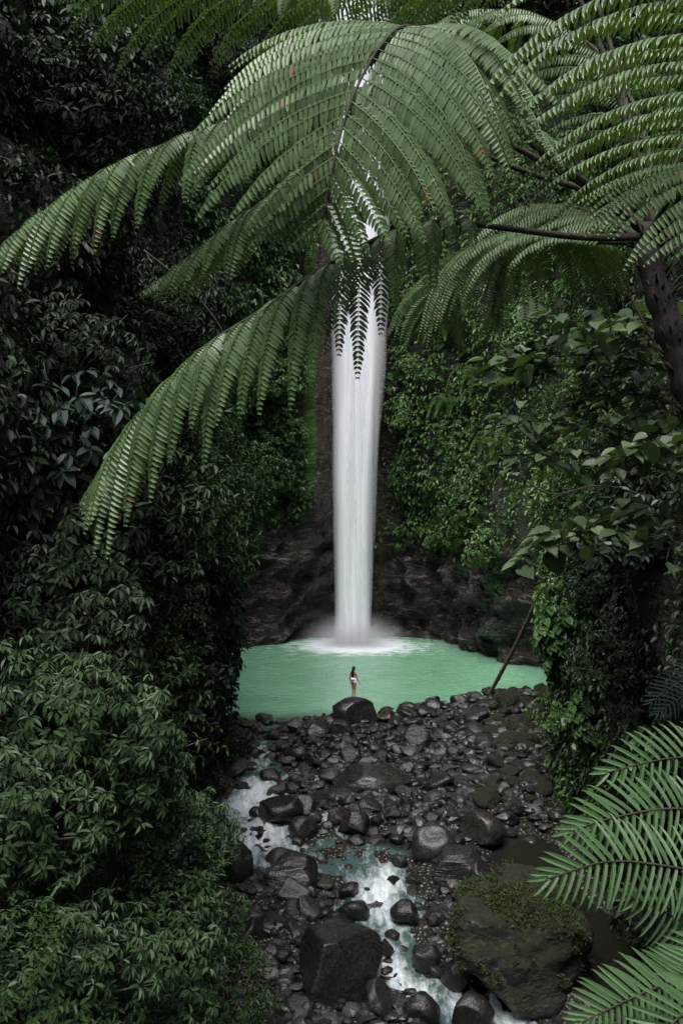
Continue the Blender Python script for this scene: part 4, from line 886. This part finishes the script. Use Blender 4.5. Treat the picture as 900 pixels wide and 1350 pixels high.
# ---------------------------------------------------------------- tree fern in the foreground
def bipinnate(C_, Lmax, start, npair, seed, plen=.085, droop=1.1, fwd=.5, hint=(0, 0, 1), sides=(1, 1), tipw=.25, pp_=.025, asp=.25, tk=2.6, kn=.85, ff=.55):
    r = np.random.RandomState(seed); n = len(C_); T = unit(np.gradient(C_, axis=0)); mb = MB()
    t = start + (1 - start) * (np.linspace(0, 1, npair) ** .93); ar = np.arange(n)
    for i, tt in enumerate(t):
        ix = tt * (n - 1) * .998; p = np.array([np.interp(ix, ar, C_[:, k]) for k in range(3)]); Tt = unit(np.array([np.interp(ix, ar, T[:, k]) for k in range(3)]))
        hN = unit(np.array(hint, float) - Tt * (Tt @ np.array(hint, float))); S = np.cross(Tt, hN)
        x = (tt - start) / (1 - start); shape = min(1, .55 + x * 2.2) * min(1, (1 - x) * tk + .16) ** .85
        for s in (-1, 1):
            sc = sides[0] if s < 0 else sides[1]
            if sc <= 0: continue
            L = Lmax * shape * sc * r.uniform(.86, 1.08)
            if L < .03: continue
            fw = fwd + .35 * x ** 3 + r.normal() * .07; dr = droop * r.uniform(.75, 1.25)
            d = s * S * math.cos(fw) + Tt * math.sin(fw) + hN * .12; K = 12; Q = [p]; dd = []
            for k in range(K):
                f = k / K; d = unit(d + np.array((0, 0, -1.0)) * dr * (L / K) * (1.0 + 1.2 * f)); dd.append(d); Q.append(Q[-1] + d * L / K)
            Q = np.array(Q); dd = np.array(dd + [dd[-1]])
            m_ = max(5, int(L / pp_)); u = np.linspace(.04, .99, m_); ki = u * K; ka = np.arange(K + 1)
            qp = np.stack([np.interp(ki, ka, Q[:, k]) for k in range(3)], 1); qd = unit(np.stack([np.interp(ki, ka, dd[:, k]) for k in range(3)], 1))
            rl = r.normal() * .22; hv = hN + (kn * s + rl) * S; nn = unit(hv[None] - (qd @ hv)[:, None] * qd); ss = np.cross(qd, nn)
            pl = plen * min(1, .55 + L / Lmax * .5) * np.clip(u * 6 + .85, 0, 1) * np.clip((1 - u) * 1.8 + .10, 0, 1) ** .8
            var = np.clip(.42 + .16 * r.normal() + r.normal(size=m_) * .14 + .3 * u ** 2, 0, .9); var[r.rand(m_) < .006] = 1.0
            if r.rand() < .04: var[int(m_ * .85):] = r.uniform(.95, 1, m_ - int(m_ * .85))
            for s2 in (-1, 1):
                D = s2 * ss * math.cos(ff) + qd * math.sin(ff) - nn * .42 + r.normal(size=qp.shape) * .06
                mb.leaves(qp + s2 * ss * .001, D, nn + s2 * ss * .28, pl * r.uniform(.85, 1.08, m_), asp * plen / np.maximum(pl, .35 * plen) * .85, BLADE, var)
            mb.tube(Q[::2], np.linspace(.0032, .0010, len(Q[::2])), 3, .25, cap=False)
    return mb
CROWN = px(850, 312, 6.0)
tf = empty('tree_fern', tuple(CROWN - np.array((-.25, .1, 2.6))), 'large tree fern leaning in from the right edge, its long fronds arching over the top', 'tree fern')
def rp(mb, name, mat, par, **k):
    o = mb.obj(name, mat, **k); o.parent = par; 
    if par is tf: o.matrix_parent_inverse = Matrix.Translation(-tf.location)
    return o
mb = MB(); tr = catmull([CROWN + (.62, .0, -2.8), CROWN + (.42, -.0, -1.6), CROWN + (.20, 0, -.75), CROWN + (.03, 0, -.15), CROWN + (0, 0, .08)], 60)
mb.tube(tr, np.linspace(.068, .082, 60) * (1 + .22 * vnoise(tr * 14, 3)) * np.r_[np.ones(54), np.linspace(1, .6, 6)], 14)
r_ = np.random.RandomState(5)
for k in range(240):                                            # old leaf bases and root fibres
    i = r_.randint(4, 58); a = r_.uniform(0, 6.28); d = np.array((math.cos(a), math.sin(a), r_.uniform(.2, 1.3))); d = unit(d)
    b = tr[i] + d * .055; mb.tube([b, b + d * .05, b + d * r_.uniform(.06, .12) + (0, 0, .02)], [.014, .010, .004], 5)
rp(mb, 'trunk', M['fern_trunk'], tf, smooth=True)
# points of each midrib: (u, v, Y); Lmax, start of the blade, pairs, options
FR = [
 ([(850, 312, 6.0), (760, 312, 5.8), (590, 293, 5.3), (520, 305, 5.1), (430, 350, 4.9), (350, 405, 4.8), (260, 465, 4.7), (180, 550, 4.65), (125, 635, 4.6)], .84, .34, 24, dict(sides=(1, .9), droop=2.0, fwd=.6, tk=4.6)),
 ([(850, 308, 6.0), (780, 250, 5.9), (690, 200, 5.7), (600, 150, 5.5), (490, 118, 5.3), (380, 135, 5.2), (270, 172, 5.1), (160, 215, 5.0), (60, 280, 4.95), (-15, 350, 4.9)], .70, .30, 27, dict(sides=(1, .7), droop=2.4, fwd=.7, tk=4.2)),
 ([(850, 305, 6.0), (770, 240, 5.7), (690, 180, 5.3), (600, 75, 4.9), (540, 35, 4.6), (500, 62, 4.35), (462, 135, 4.2), (440, 215, 4.15), (425, 292, 4.2)], 1.04, .32, 34, dict(droop=.70, fwd=.42, plen=.098, kn=.2, ff=.55, hint=(-.1, -.6, .8))),
 ([(850, 305, 6.0), (800, 262, 6.0), (690, 225, 5.9), (600, 190, 5.8), (520, 180, 5.7), (430, 215, 5.6), (340, 270, 5.5), (270, 325, 5.45), (205, 375, 5.4)], .66, .46, 18, dict(droop=1.8, fwd=.6, sides=(1, .9))),
 ([(855, 300, 6.0), (830, 180, 5.9), (790, 60, 5.9), (745, -20, 5.9), (660, -30, 5.8), (520, -12, 5.5), (400, -8, 5.2), (280, -12, 5.0), (160, -20, 4.8), (60, -30, 4.7)], .62, .36, 27, dict(droop=1.3, fwd=.5, plen=.075, tk=3.4)),
 ([(860, 300, 6.0), (905, 225, 5.3), (945, 130, 4.5), (975, 40, 3.8), (990, -40, 3.3), (990, -90, 3.0)], 1.05, .20, 17, dict(droop=.75, fwd=-.05, plen=.09, hint=(-.15, -.8, .55), sides=(1, 1), tk=6, kn=.1)),
 ([(858, 300, 6.0), (850, 180, 6.6), (800, 80, 7.2), (720, 30, 7.6), (620, 35, 7.9), (540, 75, 8.1)], .85, .25, 18, dict(droop=1.0, fwd=.5, plen=.085)),
 ([(858, 300, 6.0), (820, 120, 6.3), (770, -30, 6.5), (690, -75, 6.5), (590, -70, 6.4), (490, -60, 6.3), (400, -45, 6.2), (340, -20, 6.1)], .60, .45, 26, dict(droop=2.2, fwd=.3, kn=.9, sides=(1, 1))),
 ([(850, 318, 6.1), (790, 318, 6.6), (720, 308, 7.2), (660, 312, 7.5), (590, 345, 7.7), (565, 430, 7.8)], .98, .20, 28, dict(droop=1.5, kn=.3, fwd=.45, plen=.085, hint=(.3, -.5, .8))),
 ([(850, 318, 6.1), (800, 290, 6.9), (740, 270, 7.6), (690, 290, 8.0), (660, 350, 8.1), (650, 420, 8.1)], .95, .20, 24, dict(droop=1.5, fwd=.45, plen=.08)),
 ([(870, 306, 6.0), (900, 250, 5.4), (935, 215, 4.8), (960, 240, 4.3), (960, 330, 4.0)], .75, .2, 15, dict(droop=1.0, fwd=.3, plen=.085, sides=(.4, 1))),
 ([(870, 305, 6.0), (900, 270, 6.8), (960, 240, 7.8), (1030, 270, 8.6), (1080, 350, 9.2)], .7, .2, 16, dict(droop=1.2, fwd=.5)),
 ([(868, 303, 6.0), (890, 210, 6.8), (930, 120, 7.8), (990, 90, 8.8), (1060, 130, 9.4)], .7, .2, 16, dict(droop=1.2, fwd=.5)),
]
for k, (pts, Lm, st_, npr, kw) in enumerate(FR):
    C_ = catmull([px(*a) for a in pts], 90)
    fr = rp(bipinnate(C_, Lm, st_, npr, 500 + k, **kw), 'frond', M['fern'], tf)
    mb = MB(); mb.tube(C_, np.interp(np.arange(90), [0, 30, 89], [.026, .015, .003]), 8); rp(mb, 'stalk', M['stalk'], fr, smooth=True)

# ---------------------------------------------------------------- sword ferns at the lower right
sf = empty('sword_fern', tuple(px(1010, 1200, 3.0)), 'bright green fern with long comb like fronds reaching in at the lower right', 'fern')
def pinn_part(pts, Lm, npair, width, label, seed, root, mat, start=.0, fwd=.30, hint=(0, -.95, .45), flop=.25, rad=.0045):
    npair = int(npair * 1.2); C_ = catmull([px(*a) for a in pts], 50); mb = MB(); st = MB(); pinnate(mb, st, C_, Lm, start, npair, width, LONG, seed, hint=hint, flop=flop, fwd=fwd, rad=rad, prof_=lambda x: np.clip(x * 5 + .6, 0, 1) * np.clip((1 - x) * 2.4 + .45, 0, 1), wk=.66)
    f = mb.obj('frond', M[mat], root); f.matrix_parent_inverse = Matrix.Translation(-root.location); f['label'] = label
    st.obj('stalk', M['stalk'], f, smooth=True)
for a in [
 ([(1080, 1010, 3.3), (960, 998, 3.15), (880, 1000, 3.05), (800, 1018, 3.0)], .135, 25, .020, 'uppermost sword fern frond', 900, {}),
 ([(1080, 1090, 3.1), (960, 1074, 3.0), (880, 1066, 2.95), (800, 1080, 2.9), (752, 1096, 2.88)], .145, 30, .021, 'second sword fern frond from the top', 901, {}),
 ([(1060, 1190, 3.0), (960, 1160, 2.85), (880, 1142, 2.8), (800, 1136, 2.75), (722, 1158, 2.7)], .150, 32, .021, 'longest sword fern frond, reaching furthest left', 902, {}),
 ([(1000, 1300, 3.1), (940, 1250, 3.0), (890, 1210, 2.95), (830, 1182, 2.9)], .125, 20, .020, 'short sword fern frond sloping down to the right edge', 903, dict(fwd=.35)),
]: pinn_part(a[0], a[1], a[2], a[3], a[4], a[5], sf, 'fern_low', **a[6])
sf2 = empty('sword_fern', tuple(px(1000, 1420, 2.7)), 'fern in the bottom right corner with two comb like fronds crossing', 'fern')
for a in [
 ([(980, 1215, 2.75), (910, 1280, 2.7), (840, 1312, 2.65), (765, 1348, 2.6)], .125, 26, .020, 'frond pointing left along the bottom edge', 904, {}),
 ([(990, 1260, 2.5), (940, 1310, 2.45), (890, 1345, 2.4), (850, 1400, 2.4)], .12, 20, .019, 'frond cut by the bottom right corner', 905, {}),
]: pinn_part(a[0], a[1], a[2], a[3], a[4], a[5], sf2, 'fern_low', **a[6])
gf = empty('grey_fern', tuple(px(960, 890, 7)), 'small grey green fern at the right edge above the sword ferns', 'fern')
for a in [([(990, 830, 7), (930, 870, 6.9), (900, 895, 6.85), (858, 925, 6.8)], .17, 24, .022, 'upper grey frond', 906, {}), ([(1000, 900, 7), (940, 905, 6.8), (905, 915, 6.7), (866, 940, 6.6)], .15, 24, .022, 'lower grey frond', 907, {})]:
    pinn_part(a[0], a[1], a[2], a[3], a[4], a[5], gf, 'cool', **a[6])

# ---------------------------------------------------------------- broad leaved tree at the right, big round pale leaves on thin branches
bt = empty('broadleaf_tree', tuple(px(1010, 800, 11)), 'tree at the right with big round pale green leaves on thin branches reaching left', 'tree')
def btp(mb, name, mat, par, **k):
    o = mb.obj(name, mat, **k); o.parent = par
    if par is bt: o.matrix_parent_inverse = Matrix.Translation(-bt.location)
    return o
mb = MB(); mb.tube(catmull([px(1030, 1250, 11), px(1010, 800, 11), px(985, 560, 11), px(960, 350, 11)], 30), np.linspace(.13, .06, 30), 9); btp(mb, 'trunk', M['bark'], bt, smooth=True)
BR = [([(985, 560, 11), (880, 490, 11.3), (780, 468, 11.6), (660, 478, 12)], 34, .26, 'topmost branch of pale leaves reaching furthest left'),
      ([(985, 560, 11), (900, 470, 11), (800, 430, 11.2), (715, 420, 11.5)], 26, .25, None),
      ([(985, 480, 11), (920, 430, 10.6), (860, 415, 10.6), (800, 440, 10.6)], 26, .25, None),
      ([(1000, 660, 11), (900, 590, 11.2), (780, 560, 11.6), (655, 563, 12)], 30, .23, None),
      ([(1000, 660, 11), (880, 620, 11.2), (770, 600, 11.8), (650, 600, 12.2)], 36, .20, None),
      ([(1010, 780, 11), (900, 690, 11.2), (800, 685, 11.6), (690, 735, 12)], 26, .27, 'lowest branch, its big leaves hanging beside the top of the leaning pole'),
      ([(1010, 780, 11), (900, 720, 10.8), (830, 700, 11), (740, 700, 11.3)], 24, .22, None),
      ([(990, 600, 11), (900, 540, 11.2), (830, 520, 11.4), (740, 530, 11.8)], 34, .20, None),
      ([(1000, 640, 11), (930, 600, 10.6), (870, 580, 10.6), (800, 620, 10.8)], 30, .20, None)]
for k, (pts, nl, L, lab) in enumerate(BR):
    r_ = np.random.RandomState(40 + k); C_ = catmull([px(*a) for a in pts], 40); mb = MB(); mb.tube(C_, np.linspace(.022, .006, 40), 6)
    lv = MB(); n_ = int(nl * 3.2); t_ = .30 + .70 * r_.rand(n_) ** .8; ix = (t_ * 39); P_ = np.stack([np.interp(ix, np.arange(40), C_[:, q]) for q in range(3)], 1)
    P_ += r_.normal(size=(n_, 3)) * (.26, .3, .16) * (1.1 - .6 * t_[:, None]); a = r_.uniform(0, 6.28, n_)
    D = np.stack([np.cos(a) - .5, np.sin(a) * .9 - .2, r_.uniform(-.55, .1, n_)], 1)
    lv.leaves(P_, D, np.array((0, -.25, 1)) + r_.normal(size=(n_, 3)) * .25, L * np.exp(r_.normal(size=n_) * .3) * .68, .82, ROUND, np.clip(r_.beta(1.2, 1.6, n_), 0, 1))
    for q in range(0, n_, 3):
        c = C_[int(ix[q])]; mb.tube([c, (c + P_[q]) / 2 + (0, 0, .03), P_[q]], [.006, .005, .004], 4)
    b = btp(mb, 'branch', M['bark'], bt, smooth=True)
    if lab: b['label'] = lab
    btp(lv, 'leaves', M['pale'], b)
